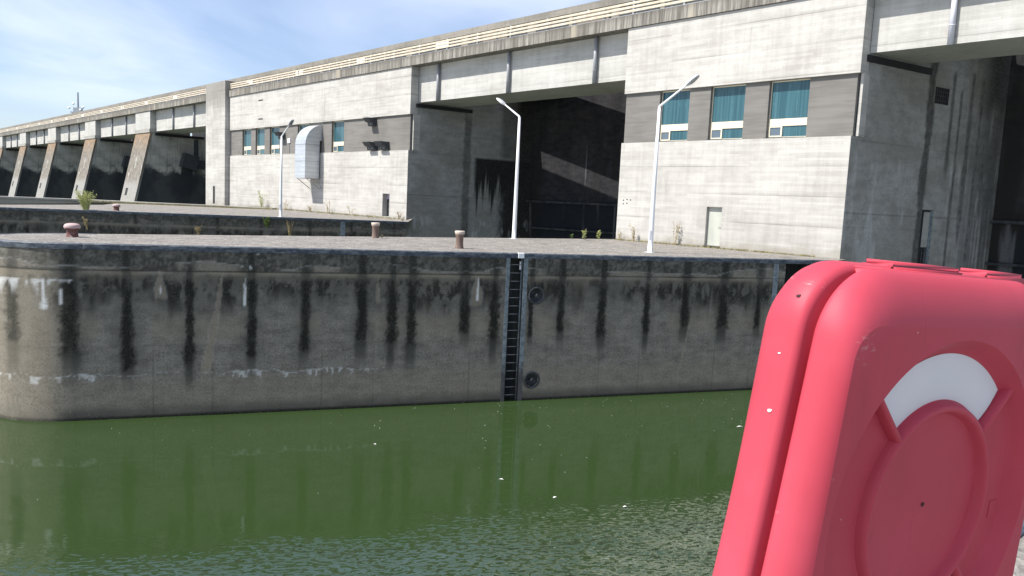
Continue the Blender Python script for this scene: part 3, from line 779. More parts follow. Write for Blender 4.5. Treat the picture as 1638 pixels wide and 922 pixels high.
def window(b, x0, x1, yb=.30, sash=True):
    z0, z1 = 5.47, 8.12
    fw = .05; zs0, zs1 = 6.02, 6.36
    bm = BM()
    box(bm, x0+.004, x0+fw, yb, yb+.08, z0, z1); box(bm, x1-fw, x1-.004, yb, yb+.08, z0, z1)
    box(bm, x0+fw, x1-fw, yb, yb+.08, z1-.05, z1); box(bm, x0+fw, x1-fw, yb, yb+.08, z0, z0+.05)
    f = obj('window', bm, M_CREAMF, b)
    bm = BM(); box(bm, x0+fw, x1-fw, yb+.03, yb+.05, zs1, z1-.05); obj('pane', bm, M_GLASS, f)
    bm = BM(); box(bm, x0+fw+.001, x1-fw-.001, yb-.01, yb+.06, zs0, zs1-.002); obj('spandrel', bm, M_SPAN, f)
    xm = x0 + .36*(x1-x0)
    bm = BM(); box(bm, xm, x1-fw, yb+.03, yb+.05, z0+.05, zs0-.002); obj('pane', bm, M_GLASS, f)
    bm = BM(); t = .055
    box(bm, x0+fw, x0+fw+t, yb-.015, yb+.05, z0+.05, zs0-.003); box(bm, xm-t-.02, xm-.002, yb-.015, yb+.05, z0+.05, zs0-.003)
    box(bm, x0+fw+t, xm-t-.02, yb-.015, yb+.05, z0+.05, z0+.05+t); box(bm, x0+fw+t, xm-t-.02, yb-.015, yb+.05, zs0-.003-t, zs0-.003)
    s = obj('sash', bm, M_CREAMF, f)
    bm = BM(); box(bm, x0+fw+t, xm-t-.02, yb+.015, yb+.03, z0+.05+t, zs0-.003-t); obj('sash_pane', bm, M_GLASSD, s)
    bm = BM(); box(bm, x0-.05, x1-.06, .02, .42, 5.434, 5.466); obj('sill', bm, M_DARKSTEEL, f)
    return f

def dirt_tone_right(U, Z):      # side wall of the right building (long, streaked)
    n1 = fbm(U*1.1, Z*1.1, 101, 5); n4 = fbm(U*8, Z*5, 103, 3); vs = fbm(U*5, Z*.22, 105, 4)
    k = np.zeros_like(U); dmp = .5*sst(.4, .75, fbm(U*.5, Z*.6, 107, 4)); tn = np.zeros_like(U); wh = np.zeros_like(U)
    # broad slot streak beneath the grille
    c0 = 5.55 + .05*np.sin(Z*1.3); w = .3 + .18*(n4-.5) + .05*np.sin(Z*2.1)
    k = np.maximum(k, .72*sst(1.2, .6, np.abs(U-c0)/w)*(.7+.5*n4))
    for (u0, w, zt, zb) in ((7.3, .16, 9., 3.6), (8.0, .13, 8.2, -2), (8.9, .2, 9.2, .2), (9.8, .22, 9.2, -1), (10.5, .3, 10, -3), (11.2, .35, 10, 1.5), (11.9, .3, 10, 2.5)):
        ww = w*(.5+1.0*fbm(U*0+u0, Z*.9, 111, 3))
        k = np.maximum(k, .62*sst(1.3, .4, np.abs(U-u0)/ww)*sst(zb, zb+1.2, Z)*sst(zt+.3, zt-.2, Z)*(.55+.8*n4))
    k = np.maximum(k, .85*sst(8.6, 11.0, U)*sst(6.0, 8.2, Z+1.6*(vs-.5)))  # darker towards the deep end, high up most of all
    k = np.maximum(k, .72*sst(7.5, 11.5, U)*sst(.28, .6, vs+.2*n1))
    for zj in (6.85, 5.3, 2.05, 1.45): k = np.maximum(k, .5*sst(.035, 0, np.abs(Z-zj+.02*(n1-.5)))*(.6+.6*n1)*(1 if zj != 1.45 else .5))
    for uj in (1.9,): k = np.maximum(k, .35*sst(.03, 0, np.abs(U-uj))*sst(2.05, 1.95, Z))
    wh = .25*sst(.62, .75, fbm(U*2.2, Z*.35, 117, 4))*sst(5.2, 4.4, Z)
    
    dmp = np.maximum(dmp, .6*sst(-1.5, -3, Z))
    return k, tn, wh, dmp
def dirt_shade_left(U, Z):       # side wall of the left building inside the first bay
    n1 = fbm(U*1.1, Z*1.1, 131, 5); n4 = fbm(U*8, Z*5, 133, 3); vs = fbm(U*6, Z*.22, 135, 4)
    dmp = .45*sst(.4, .75, fbm(U*.5, Z*.6, 137, 4))
    k = .5*sst(1.2, .6, np.abs(U-4.95)/(.34+.2*(n4-.5)))*(.7+.6*n4)*sst(9, 8, Z)  # gate slot painted as a dark strip, its shade in the colour
    # algae curtain hanging from the ledge
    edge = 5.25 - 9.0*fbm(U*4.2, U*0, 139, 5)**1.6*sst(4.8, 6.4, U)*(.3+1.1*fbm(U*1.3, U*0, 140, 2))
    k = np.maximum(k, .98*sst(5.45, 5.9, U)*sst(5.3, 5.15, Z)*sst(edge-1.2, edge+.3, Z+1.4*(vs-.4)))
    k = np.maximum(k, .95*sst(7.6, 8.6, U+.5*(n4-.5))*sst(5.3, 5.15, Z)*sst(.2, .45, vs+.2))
    k = np.maximum(k, .5*sst(7.6, 8.4, U)*sst(5.2, 5.5, Z)*(.6+.6*n1)); k = np.maximum(k, .92*sst(8.6, 9.8, U + .5*(n1-.5)))  # darker towards the deep end, at the far end over full height
    for zj in (6.85, 5.3, 2.05): k = np.maximum(k, .45*sst(.04, 0, np.abs(Z-zj+.02*(n1-.5)))*(.6+.6*n1))
    wh = .4*sst(.06, .0, np.abs(U-2.9))*sst(.5, .4, Z)*0 + .3*sst(.55, .75, fbm(U*3, Z*.8, 143, 4))*sst(.6, .2, Z)
    return k, 0*U, wh, dmp

bR = building('powerhouse', 'right concrete powerhouse block with three tall teal windows and a pale steel door', -13.0, 0.0,
              [(-10.61, -8.70), (-7.44, -5.47), (-4.19, -2.17)], None, None)
side_wall(bR, 0.0, 12.35, dirt_tone_right, [(5.80, 6.90, 7.42, 8.22), (5.74, 6.68, -1.2, 2.40)])
for w in ((-10.61, -8.70), (-7.44, -5.47), (-4.19, -2.17)): window(bR, *w)
# door with reveal: a shallow pocket is modelled by proud jambs cut in the wall
def pocket_cut(part, x0, x1, z0, z1, depth):
    """cut an opening in the slab front (boolean done by hand with bmesh bisect)"""
    bm = bmesh.new(); bm.from_mesh(part.data)
    for co, no in (((x0, 0, 0), (1, 0, 0)), ((x1, 0, 0), (1, 0, 0)), ((0, 0, z0), (0, 0, 1)), ((0, 0, z1), (0, 0, 1))):
        bmesh.ops.bisect_plane(bm, geom=bm.verts[:]+bm.edges[:]+bm.faces[:], plane_co=co, plane_no=no)
    kill = []
    for f in bm.faces:
        c = f.calc_center_median()
        if x0 < c.x < x1 and z0 < c.z < z1 and abs(c.y) < .05: kill.append(f)
    bmesh.ops.delete(bm, geom=kill, context='FACES')
    for a, b_ in (((x0, z0), (x1, z0)), ((x1, z0), (x1, z1)), ((x1, z1), (x0, z1)), ((x0, z1), (x0, z0))):
        flat(bm, ((a[0], 0, a[1]), (b_[0], 0, b_[1]), (b_[0], depth, b_[1]), (a[0], depth, a[1])))
    bm.to_mesh(part.data); bm.free()
lw = [c for c in bR.children if c.name.startswith('lower_wall')][0]
pocket_cut(lw, -7.1, -6.2, .12, 2.08, .2)
bm = BM(); box(bm, -7.09, -6.21, .17, .22, .13, 2.07); dr = obj('door', bm, M_DOOR, bR)
bm = BM(); tube(bm, [(-6.33, .165, 1.08), (-6.33, .12, 1.08), (-6.44, .12, 1.08)], .012, 6); obj('handle', bm, M_RUNG, dr)
bm = BM(); box(bm, -7.14, -6.16, -.04, .16, .06, .115); obj('threshold', bm, M_DARKSTEEL, bR)
# four small fixing holes low on the left
for (x, z) in ((-12.6, 2.25), (-12.35, 2.3), (-12.6, 2.05), (-12.35, 2.08), (-12.1, 2.28)):
    bm = BM(); box(bm, x-.04, x+.04, -.004, .03, z-.035, z+.035); obj('fixing_hole', bm, M_BLACK, bR)
# grille opening and ladder doorway in the side wall
def sx(u): return .002 + FL*u
bm = BM()
def sbox(bm, u0, u1, z0, z1, depth):
    n = (-.98, .197)
    a = (sx(u0), u0); b = (sx(u1), u1); a2 = (a[0]+n[0]*depth, a[1]+n[1]*depth); b2 = (b[0]+n[0]*depth, b[1]+n[1]*depth)
    flat(bm, ((*a, z0), (*a2, z0), (*a2, z1), (*a, z1))); flat(bm, ((*a2, z0), (*b2, z0), (*b2, z1), (*a2, z1))); flat(bm, ((*b2, z0), (*b, z0), (*b, z1), (*b2, z1)))
    flat(bm, ((*a, z0), (*b, z0), (*b2, z0), (*a2, z0))); flat(bm, ((*a, z1), (*b, z1), (*b2, z1), (*a2, z1)))
# body must not fill the pockets: pockets are shallow (.02 clear) so give the body room
sbox(bm, 5.8, 6.9, 7.42, 8.22, .028); g = obj('grille_opening', bm, M_BLACK, bR)
bm = BM()
for k in range(6):
    u = 5.92 + .175*k; tube(bm, [(sx(u)+.012, u, 7.44), (sx(u)+.012, u, 8.2)], .012, 6)
for z in (7.62, 7.82, 8.02): tube(bm, [(sx(5.81)+.014, 5.81, z), (sx(6.89)+.014, 6.89, z)], .01, 6)
obj('grille', bm, M_DARKSTEEL, g)
bm = BM(); sbox(bm, 5.74, 6.68, -1.2, 2.40, .028); dw = obj('doorway', bm, M_BLACK, bR)
bm = BM(); n_ = 6.45
flat(bm, ((sx(6.4)+.006, 6.4, -.9), (sx(6.67)+.006, 6.67, -.9), (sx(6.67)+.006, 6.67, 2.38), (sx(6.4)+.006, 6.4, 2.38)))
obj('jamb', bm, M_STEEL, dw)
bm = BM(); flat(bm, ((sx(5.9)+.004, 5.9, .6), (sx(6.4)+.004, 6.4, .6), (sx(6.4)+.004, 6.4, 2.3), (sx(5.9)+.004, 5.9, 2.3))); obj('inner_wall', bm, M_CONC_GREY, dw)
bm = BM()
for u in (5.95, 6.3): tube(bm, [(sx(u)+.05, u, -1.2), (sx(u)+.05, u, .5)], .02, 6)
for k in range(6): tube(bm, [(sx(5.95)+.05, 5.95, -1.1+.28*k), (sx(6.3)+.05, 6.3, -1.1+.28*k)], .015, 6)
tube(bm, [(sx(6.12)+.08, 6.12, -.6), (sx(6.12)+.1, 6.12, .55)], .05, 6)
obj('rung_ladder', bm, M_DARKSTEEL, dw)

bL = building('powerhouse', 'left concrete powerhouse block with five windows and a curved metal duct, behind the far lamp', -68.0, -34.0,
              [(-64.9, -62.75), (-61.65, -59.55), (-58.35, -56.2), (-52.4, -50.2), (-46.0, -43.9)], -47.1, None)
side_wall(bL, -34.0, 11.2, dirt_shade_left)
for w in ((-64.9, -62.75), (-61.65, -59.55), (-58.35, -56.2), (-52.4, -50.2), (-46.0, -43.9)): window(bL, *w)
lw = [c for c in bL.children if c.name.startswith('lower_wall')][0]
pocket_cut(lw, -37.4, -36.4, .26, 2.06, .5)
bm = BM(); box(bm, -37.39, -36.41, .44, .5, .27, 1.62); d_ = obj('door', bm, M_DARKSTEEL, bL)
bm = BM(); box(bm, -37.39, -36.41, .40, .45, 1.63, 2.05); obj('transom', bm, M_LILAC, bL)
for (x, z) in ((-60.2, 8.95), (-60.2, 10.8)):
    bm = BM(); box(bm, x-.5, x+.5, -.05, -.021, z, z+.09); obj('wall_slot', bm, M_BLACK, bL)
# solid black strips under the bridge ends, slot shade put into the colour
for (b, x1) in ((bR, 0.), (bL, -34.)):
    bm = BM(); prism(bm, [(x1+.12+FL*.5, .5), (x1+.12+FL*5.2, 5.2), (x1+.005+FL*5.2, 5.2), (x1+.005+FL*.5, .5)], 8.68, 8.96, 'z'); obj('bearing_slot_shade', bm, M_BLACK, b)

# ------------------------------------------------------------------ bay gates
def gate_dirt_shade(seed):
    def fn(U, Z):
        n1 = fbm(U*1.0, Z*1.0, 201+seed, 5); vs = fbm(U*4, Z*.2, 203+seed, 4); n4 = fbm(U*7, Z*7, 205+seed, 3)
        dmp = .9*sst(.2, .0, Z-2.05-.5*(n1-.5)) + .0*U  # shade on the lower gate painted in, stored as damp
        k = .85*sst(1.9, .5, U + 1.2*(n1-.5))*sst(12, 1.5, Z) + .45*sst(.45, .7, vs)  # painted shade along the left edge, plus stain streaks
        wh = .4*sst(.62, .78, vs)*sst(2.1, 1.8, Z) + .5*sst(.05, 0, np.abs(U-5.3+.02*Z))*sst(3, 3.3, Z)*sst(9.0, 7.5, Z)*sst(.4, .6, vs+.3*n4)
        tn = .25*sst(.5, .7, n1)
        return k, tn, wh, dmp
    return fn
def gate(label, x0, y0, L, seed):
    g = damthing('intake_gate', label, 'gate', x0, y0)
    c, s = cos(radians(12.8)), sin(radians(12.8))
    us = np.append(np.arange(-1.0, L, .1), L); zs = np.arange(-6.2, 14.5, .1)
    grid('gate_face', us, zs, lambda U, Z: (x0 + c*U, y0 + s*U, Z), gate_dirt_shade(seed), M_GATE, g)
    for z, h in ((1.92, .16), (-.26, .14)):
        bm = BM(); n = (s, -c)
        a = (x0 - c, y0 - s); b = (x0 + c*L, y0 + s*L); d = .28
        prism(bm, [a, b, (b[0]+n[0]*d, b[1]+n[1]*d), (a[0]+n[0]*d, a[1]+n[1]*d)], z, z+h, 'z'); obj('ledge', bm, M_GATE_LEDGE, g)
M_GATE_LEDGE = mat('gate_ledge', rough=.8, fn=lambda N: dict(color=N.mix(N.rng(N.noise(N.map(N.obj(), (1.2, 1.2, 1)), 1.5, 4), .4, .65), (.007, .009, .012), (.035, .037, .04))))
gate('dark stained gate between the two powerhouse blocks, crossed by a patch of sun', -31.75, 10.9, 19.5, 0)
gate('blackish gate in the deep shade of the bay at the right edge of the picture', 2.45, 12.0, 22, 9)

# ------------------------------------------------------------------ bridge
br = damthing('road_bridge', 'long concrete road bridge with weathered fascia and cream pipe rails atop the dam', 'bridge', -34, 2)
XL, XR = -262., 24.
bm = BM(); box(bm, XL, XR, -.12, 5.2, 11.68, 12.36); obj('deck', bm, M_FASCIA, br)
bm = BM(); box(bm, XL, XR, 4.8, 5.18, 12.362, 13.3); obj('rear_guard', bm, M_PANEL, br)
PITCHX = 26.65
bays = [(0.15, 24.), (-33.9, -13.0), (-94.4, -73.5)] + [(-94.4-PITCHX*(k+1), -100.6-PITCHX*k) for k in range(6)]
for i, (a, b) in enumerate(bays):
    bm = BM(); box(bm, a+.02, b-.02, .72, 4.3, 9.05, 11.676); obj('beam', bm, M_CONC_PALE, br)
    if i == 0: px = [3.45]
    elif i == 1: px = [-31.25, -23.5, -15.85]
    else: w_ = b-a; px = [a+w_*.335, a+w_*.68]
    for x in px:
        bm = BM(); far = i > 1
        tube(bm, [(x, .55 if not far else .62, 11.66), (x, .55 if not far else .62, 9.0)], .115 if not far else .13, 10)
        if not far: lathe(bm, [(.135, 0), (.135, .05)], 12, (x, .55, 9.75))
        obj('drainpipe', bm, M_PIPEW if i == 0 else M_PIPE, br, True)
for z in (12.61, 12.82, 13.03):
    bm = BM(); bbox(bm, XL, XR, .02, .075, z-.07, z+.07, .015); obj('rail', bm, M_CREAM, br)
bm = BM(); tube(bm, [(XR, .1, 12.44), (XL, .1, 12.44)], .018, 6); obj('cable', bm, M_RAILM, br)
for k in range(98):
    x = 6.2 - 2.35*k
    if k > 36: x = 6.2 - 2.35*36 - (k-36)*2.9
    bm = BM(); box(bm, x-.05, x+.05, .14, .22, 12.362, 13.12); box(bm, x-.09, x+.09, .02, .26, 12.363, 12.40); obj('rail_post', bm, M_RAILM, br)
# rear crane-runway wall behind the bridge
rw = damthing('crane_runway_wall', 'high grey concrete crane runway with guard panels, rising behind the cream bridge rails', 'runway wall', -34, 7.5)
bm = BM(); box(bm, XL, XR, 7.4, 7.75, 15.6, 16.08); obj('runway_beam', bm, M_REAR, rw)
bm = BM(); box(bm, XL, XR, 7.5, 7.7, 11.3, 15.598); obj('wall', bm, M_REAR, rw)
bm = BM(); box(bm, XL, XR, 7.71, 11.2, 10.98, 11.26); obj('sky_blocking_slab', bm, M_PIERDARK, rw)  # unseen slab, added to keep sky light off the gates
for i, x in enumerate(np.arange(20, -250, -8.2)):
    bm = BM(); box(bm, x-3.6, x-.2, 7.45, 7.498, 12.6, 15.38); box(bm, x-7.4, x-4.0, 7.45, 7.498, 12.6, 15.38); obj('guard_panel', bm, M_PANEL, rw)
bm = BM(); tube(bm, [(XR, 7.36, 15.42), (XL, 7.36, 15.42)], .04, 6); obj('guard_rail', bm, M_RAILM, rw)
for i, x in enumerate(np.arange(18, -246, -4.1)):
    bm = BM(); box(bm, x-.07, x+.07, 7.36, 7.449, 14.0, 15.598); obj('guard_post', bm, M_RAILM, rw)
for i, x in enumerate(np.arange(-40, -250, -13.3)):
    bm = BM(); box(bm, x-.9, x+.9, 7.3, 7.34, 15.0, 15.38); obj('white_panel', bm, M_WBOX, rw)
for x in (-22.5, -33.): 
    bm = BM(); box(bm, x-1.5, x+1.5, 7.32, 7.34, 14.4, 15.5); obj('tan_panel', bm, M_TAN, rw)

# ------------------------------------------------------------------ pillar
pl = damthing('concrete_pillar', 'tall square concrete pillar between the powerhouse and the weir bays, rising above the bridge', 'pillar', -70.8, -.5)
bm = BM(); bbox(bm, -73.5, -68.05, -.5, 8, -6.2, 13.4, .03); pc = obj('shaft', bm, M_PILLAR, pl)
bm = BM(); box(bm, -71.35, -70.75, -.505, -.4, .15, 2.1); obj('doorway', bm, M_BLACK, pl)

# ------------------------------------------------------------------ weir piers
def f_pierside(N):
    p = N.obj(); x = N.xyz(p)
    n = N.noise(N.map(p, (1, .45, .8)), 1.0, 5, .65); n2 = N.noise(N.map(p, (1, .2, .2)), 1.4, 3)
    vs = N.noise(N.map(p, (1, 2.2, .16)), 1.3, 4, .6)
    z = N.m('ADD', x[2], N.m('MULTIPLY', N.m('SUBTRACT', n, .5), 4.2))
    z = N.m('SUBTRACT', z, N.m('MULTIPLY', N.rng(N.noise(N.map(p, (1, .55, .12), (2, 2, 2)), 1.0, 2), .56, .68), 2.2))
    up = N.rng(z, 3.3, 4.6)
    c = N.mix(up, N.mix(N.rng(n2, .35, .65), (.022, .027, .03), (.055, .06, .06)), N.mix(N.rng(n, .3, .7), (.24, .24, .215), (.42, .41, .365)))
    c = N.mix(N.m('MULTIPLY', N.rng(vs, .5, .72), .55), c, (.03, .034, .035))
    return dict(color=c, normal=N.bump(n, .3, .03))
M_PIERSIDE = mat('algae_pier_side', rough=.9, fn=f_pierside)
def make_pier(label):
    x0, x1 = -100.6, -94.4
    P = damthing('weir_pier', label, 'weir pier', (x0+x1)/2, 0, 0, 'weir piers carrying the far bridge')
    bm = BM(); bbox(bm, x0, x1, -.02, 5.1, 9.32, 11.66, .02); obj('head_block', bm, M_CONC_PALE, P)
    bm = BM(); box(bm, x0-.05, x1+.05, -.12, 5.2, 8.86, 9.318); obj('bearing_cap', bm, M_CONC_GREY, P)
    bm = BM(); prism(bm, [(0.02, 8.858), (-3.36, -6.2), (20, -6.2), (20, 8.858)], x0+.01, x1-.01, 'x'); obj('pier_body', bm, M_PIERSIDE, P)
    bm = BM(); d = .012
    k = (8.85+6.2)/3.38
    v = [bm.verts.new(p) for p in ((x0, 0., 8.855), (x1, 0., 8.855), (x1, -3.38, -6.2), (x0, -3.38, -6.2), (x0, .3, 8.855), (x1, .3, 8.855), (x1, -3.08, -6.2), (x0, -3.08, -6.2))]
    for f in ((0, 1, 2, 3), (4, 5, 1, 0), (5, 6, 2, 1), (4, 0, 3, 7)): bm.faces.new([v[i] for i in f])
    obj('sloping_nose', bm, M_NOSE, P)
    bm = BM(); zz = (.35, 1.35); yy = [0 - (8.855-z)/15.055*3.38 for z in zz]
    flat(bm, ((-99.3, yy[0]-.006, zz[0]), (-98.3, yy[0]-.006, zz[0]), (-98.3, yy[1]-.006, zz[1]), (-99.3, yy[1]-.006, zz[1]))); obj('niche', bm, M_BLACK, P)
    # anchor block on the bay side, tilted
    bm = BM(); box(bm, x1+.0, x1+1.15, -1.0, 1.0, -.95, .95)
    bmesh.ops.rotate(bm, verts=bm.verts[:], cent=(x1, 0, 0), matrix=Matrix.Rotation(radians(-14), 3, 'X'))
    for vv in bm.verts: vv.co.y += 4.9; vv.co.z += 5.3
    a_ = obj('anchor_block', bm, M_DARKSTEEL, P)
    bm = BM(); box(bm, x1, x1+.5, 5.6, 9, 4.4, 5.6); obj('anchor_arm', bm, M_DARKSTEEL, P)
    bm = BM(); box(bm, x1+.051, x1+.3, .6, 7, 8.5, 8.84); obj('bearing_slot_shade', bm, M_BLACK, P)  # black strip painted for the shade of a bearing slot
    bm = BM(); box(bm, x1+.001, x1+.12, 5.7, 6.3, 6.0, 8.4); obj('slot_guide', bm, M_DARKSTEEL, P)
    return P
pier_labels = ['weir pier nearest the tall pillar, widest of the rust-topped sloping noses',
               'second weir pier from the tall pillar, its anchor block beside the first nose',
               'third weir pier from the tall pillar, just left of the yellow-green bush',
               'fourth weir pier from the tall pillar, left of the pier behind the bush',
               'fifth weir pier from the tall pillar, partly cut by the left edge',
               'farthest weir pier, its head block just showing']
p0 = make_pier(pier_labels[0])
for k in range(1, 6):
    c = copy_tree(p0); c.location = dam(-97.5 - PITCHX*k, 0); c['label'] = pier_labels[k]
# weir gates deep in the bays
for k in range(6):
    a, b = (-94.4, -73.5) if k == 0 else (-94.4-PITCHX*k, -100.6-PITCHX*(k-1))
    g = damthing('weir_gate', ['dark weir gate deep in the bay beside the tall pillar'][0] if k == 0 else 'dark weir gate deep in a far bay between sloping piers', 'gate', (a+b)/2, 15, 0, 'weir gates in the far bays')
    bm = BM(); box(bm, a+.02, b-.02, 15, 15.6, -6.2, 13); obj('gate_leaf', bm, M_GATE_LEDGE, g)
    bm = BM()
    for q in range(1, 5): box(bm, a+.1, b-.1, 14.8, 14.998, q*2-2.1, q*2-1.9)
    obj('stiffener', bm, M_DARKSTEEL, g)

# ------------------------------------------------------------------ ventilation duct on the left building
du = damthing('ventilation_duct', 'curved galvanised ventilation duct hanging on the left powerhouse wall', 'duct', -48.6, 0, 3.1)
x0, x1 = -49.6, -47.68
bm = BM(); box(bm, x0, x1, -1.5, -.12, 3.12, 4.62); obj('lower_section', bm, M_DUCT, du)
bm = BM(); box(bm, x0, x1, -1.5, -.12, 4.625, 6.09); obj('upper_section', bm, M_DUCT, du)
bm = BM(); pr = [(-1.5 + 1.8*(1-cos(t)), 6.095 + 1.8*sin(t)) for t in np.linspace(0, pi/2, 14)] + [(.3, 6.62), (-.1, 6.45), (-.12, 6.095)]
prism(bm, pr, x0, x1, 'x'); obj('elbow', bm, M_DUCT, du)
for z in (3.1, 4.6, 6.07):
    bm = BM(); box(bm, x0-.025, x1+.025, -1.525, -.10, z, z+.045); obj('flange', bm, M_PIPE, du)
for x in (x0+.1, x1-.1, x1+.35):
    bm = BM(); tube(bm, [(x, -1.3 if x < x1 else -.5, 3.1), (x, -.02, 2.2)], .03, 6); obj('strut', bm, M_PIPE, du)

# ------------------------------------------------------------------ floodlights on the grey band
def make_flood(label, w):
    f = damthing('wall_floodlight', label, 'floodlight', 0, .12, 0, 'black fittings on the left grey band')
    bm = BM(); prism(bm, [(-.02, .0), (-.02, .62), (-.86, .62), (-.62, .30), (-.42, .28), (-.36, .0)], -w/2, w/2, 'x')
    for v in bm.verts: v.co.y += .12
    obj('housing', bm, M_DARKSTEEL, f)
    for x in ((-.2, .2) if w > .8 else (0.,)):
        bm = BM(); lathe(bm, [(.05, 0), (.05, .03), (0, .03)], 10)
        bmesh.ops.rotate(bm, verts=bm.verts[:], matrix=Matrix.Rotation(pi/2, 3, 'X'))
        for v in bm.verts: v.co = Vector((v.co.x + x, v.co.y - .36+.12, v.co.z + .16))
        obj('fastener', bm, M_WBOX, f)
    return f
fl = make_flood('single black floodlight high on the grey band under the concrete panel', .75)
fl.location = dam(-39.1, .12, 7.42)
f2 = make_flood('left one of the pair of black floodlights low on the grey band', 1.0)
f2.location = dam(-39.0, .12, 5.5)
f3 = copy_tree(f2); f3.location = dam(-37.3, .12, 5.5); f3['label'] = 'right one of the pair of black floodlights low on the grey band'
f4 = copy_tree(fl); f4.location = dam(-55.3, .12, 6.85); f4['label'] = 'black floodlight showing behind the far lamp arm'
bx_ = damthing('junction_box', 'small white junction box on the grey band right of the far lamp', 'box', -54.0, .1, 6.45)
bm = BM(); bbox(bm, -54.3, -53.8, .03, .118, 6.45, 6.9, .015); obj('case', bm, M_WBOX, bx_)
bm = BM(); tube(bm, [(-54.05, .09, 6.45), (-54.05, .09, 5.45)], .025, 6); obj('conduit', bm, M_PIPE, bx_)

# ------------------------------------------------------------------ street lamps
def make_lamp(label, loc, zb, L, h, dirv, group='white lamps on the quays'):
    t = thing('street_lamp', label, 'street lamp', loc, atan2(dirv[1], dirv[0]), group)
    bm = BM(); lathe(bm, [(.16, 0), (.16, .03), (.11, .035), (.105, .5), (.085, zb*.5), (.06, zb), (0, zb+.01)], 20); obj('pole', bm, M_WHITE, t, True)
    bm = BM(); bbox(bm, -.045, .045, -.118, -.09, .55, .95, .008); obj('access_door', bm, M_LAMPHEAD, t)
    bm = BM(); bbox(bm, -.19, .19, -.19, .19, .0, .025, .01); obj('base_plate', bm, M_LAMPHEAD, t)
    ang = atan2(h, L); ca, sa = cos(ang), sin(ang); LL = math.hypot(L, h)
    hl = .62
    bm = BM(); tube(bm, [(-.02, 0, zb-.05), (.03, 0, zb+.03), ((LL-hl)*ca, 0, zb+(LL-hl)*sa), ((LL-hl+.12)*ca, 0, zb+(LL-hl+.12)*sa)], [.058, .052, .036, .036], 12); obj('arm', bm, M_WHITE, t, True)
    bm = BM(); rows = []
    for (s, w, d0, d1) in ((0, .05, -.04, .03), (.08, .09, -.055, .045), (.2, .15, -.07, .06), (.4, .165, -.06, .065), (.56, .14, -.045, .05), (.64, .09, -.03, .03)):
        ring = []
        for (yy, dd) in ((-w, d0*.4), (-w*.75, d1), (w*.75, d1), (w, d0*.4), (w*.8, d0), (-w*.8, d0)):
            S = LL-hl+s; ring.append(bm.verts.new((S*ca - dd*sa, yy, zb + S*sa + dd*ca)))
        rows.append(ring)
    for a, b in zip(rows, rows[1:]):
        for i in range(6): bm.faces.new((a[i], a[(i+1) % 6], b[(i+1) % 6], b[i]))
    bm.faces.new(rows[0][::-1]); bm.faces.new(rows[-1])
    hd = obj('lamp_head', bm, M_LAMPHEAD, t)
    bm = BM(); 
    def LP(s, y, d): S = LL-hl+s; return (S*ca - d*sa, y, zb + S*sa + d*ca)
    flat(bm, (LP(.2, -.11, -.074), LP(.2, .11, -.074), LP(.52, .1, -.054), LP(.52, -.1, -.054))); obj('lens', bm, M_LENS, hd)
    return t
make_lamp('nearest white lamp post, its arm crossing the teal windows of the right block', (5.76, 32.63, 0), 6.06, 1.62, 1.17, (.8, -.6))
make_lamp('white lamp post standing before the dark first bay, its arm turned away to the left', (-.02, 39.2, 0), 6.09, 1.47, .97, (-.788, .615))
make_lamp('farthest white lamp post, on the second quay left of the metal duct', (-17.03, 56.15, 0), 5.77, 1.25, 1.14, (.8, -.6))

# ------------------------------------------------------------------ bollards
def mush(label, loc):
    t = thing('bollard', label, 'bollard', loc, 0, 'mushroom bollards')
    bm = BM(); lathe(bm, [(.20, 0), (.185, .02), (.175, .12), (.17, .22), (.18, .26)], 28); obj('post', bm, M_MUSH, t, True)
    bm = BM(); lathe(bm, [(.18, .25), (.22, .265), (.245, .30), (.255, .345), (.24, .40), (.20, .44), (.11, .462), (0, .47)], 28); obj('cap', bm, M_MUSH, t, True)
    return t
mush('nearest mushroom bollard, faded red, on the gravel at the rounded end of the front quay', (-14.86, 25.9, 0))
mush('small far mushroom bollard on the second quay right of the bush', (-27.45, 53.2, 0))
def waist(label, loc):
    t = thing('bollard', label, 'bollard', loc, 0, 'rusty waisted bollards')
    bm = BM(); lathe(bm, [(.175, 0), (.17, .02), (.145, .15), (.14, .3), (.15, .45), (.18, .58), (.195, .65), (.17, .675), (.1, .67), (0, .665)], 28); obj('post', bm, M_WAIST, t, True)
    return t
waist('rusty waisted bollard at the rear edge of the front quay, below the left powerhouse corner', (-6.14, 34.1, 0))
waist('rusty waisted bollard near the front coping, left of the quay ladder', (-2.08, 29.4, 0))

